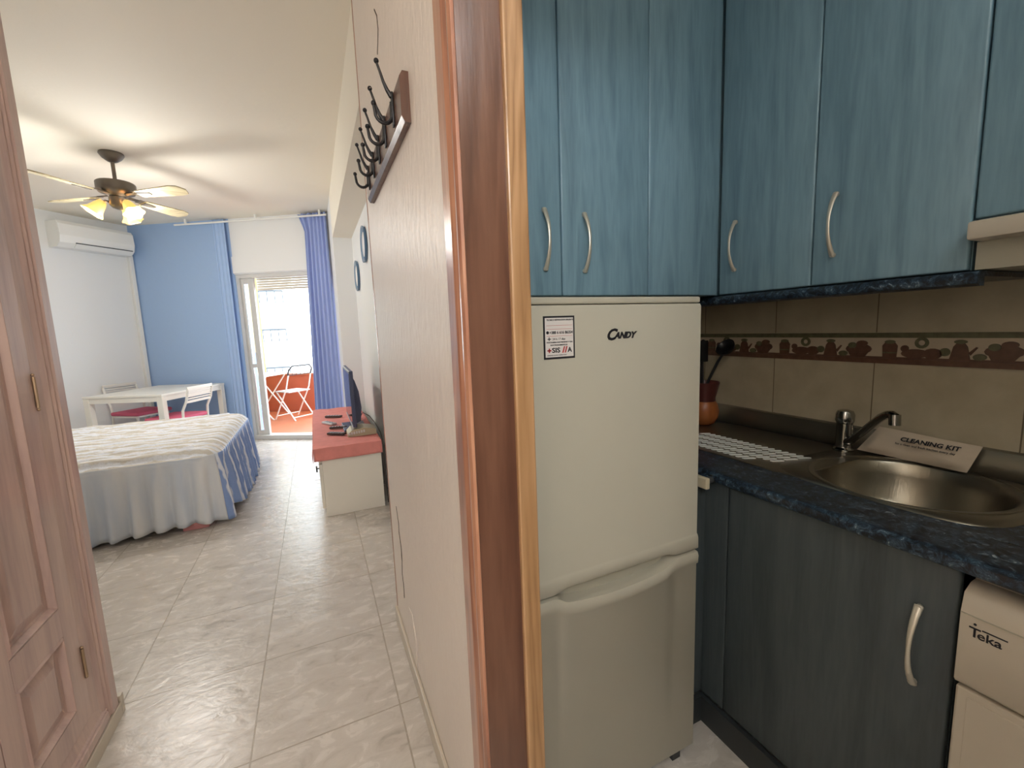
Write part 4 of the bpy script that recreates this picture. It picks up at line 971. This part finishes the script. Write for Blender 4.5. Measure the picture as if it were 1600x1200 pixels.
remote('brownish remote control lying next to the beige device', 0.105, 3.62, R(52), 0.15, 0.045, M_['box_dark'])
mb = MB(); mb.tube([(0.305, 3.95, 0.56), (0.35, 4.05, 0.60), (0.395, 3.95, 0.58), (0.42, 3.75, 0.545), (0.425, 3.5, 0.52), (0.418, 3.30, 0.46), (0.415, 3.29, 0.25), (0.42, 3.30, 0.01)], 0.004, 8)
o = mb.build('power_cable', M_['box_dark'], None, I4, loc=(0.42, 3.3, 0), smooth=True); props(o, 'black power cable hanging behind the television cabinet', 'cable')

# ------------------------------------------------------------------ balcony furniture
def folding_chair(label, sx_, sy_, rz):
    c = thing('folding_chair', label, 'chair', BW @ Vector((sx_, sy_, -0.005)), R(-30.67)+rz, 'folding chairs on the balcony')
    mb = MB()
    for s in (-1, 1):
        mb.tube([(s*0.20, 0.22, 0.0), (s*0.20, -0.12, 0.50), (s*0.195, -0.20, 0.72)], 0.011, 8)
        mb.tube([(s*0.175, -0.24, 0.0), (s*0.175, 0.16, 0.44)], 0.011, 8)
    mb.tube([(-0.175, -0.20, 0.05), (0.175, -0.20, 0.05)], 0.008, 8).tube([(-0.2, 0.18, 0.06), (0.2, 0.18, 0.06)], 0.008, 8)
    mb.build('frame', M_['white_paint'], c, smooth=True)
    mb = MB(); mb.box((-0.19, -0.16, 0.44), (0.19, 0.18, 0.46), 0.006); mb.build('seat', M_['silver'], c)
    mb = MB()
    for k in range(5): mb.tube([(-0.14+0.07*k, -0.25, 0.855), (-0.14+0.07*k, -0.215, 0.72)], 0.004, 6)
    mb.tube([(-0.20, -0.19, 0.72), (-0.20, -0.23, 0.80), (-0.15, -0.25, 0.86), (0.15, -0.25, 0.86), (0.20, -0.23, 0.80), (0.20, -0.19, 0.72)], 0.012, 8)
    mb.tube([(-0.2, -0.205, 0.72), (0.2, -0.205, 0.72)], 0.006, 6); mb.build('backrest', M_['rail'], c, smooth=True)
    return c
folding_chair('white folding chair with rounded wire back on the right side of the balcony', -0.34, 1.40, R(68))
folding_chair('white folding chair seen through the narrow glass pane of the balcony door', -1.02, 0.80, R(-85))
t = thing('folding_table', 'white folding table with crossed legs on the balcony', 'table', BW @ Vector((-0.92, 1.48, -0.005)), R(-30.67))
MB().box((-0.30, -0.30, 0.70), (0.30, 0.30, 0.725), 0.006).build('tabletop', M_['white_paint'], t)
for y_ in (-0.24, 0.24):
    MB().tube([(-0.30, y_, 0.0), (-0.26, y_, 0.03), (0.25, y_, 0.70)], 0.012, 8).build('leg', M_['white_paint'], t, smooth=True)
    MB().tube([(0.30, y_*0.9, 0.0), (0.26, y_*0.9, 0.03), (-0.25, y_*0.9, 0.70)], 0.012, 8).build('leg', M_['white_paint'], t, smooth=True)
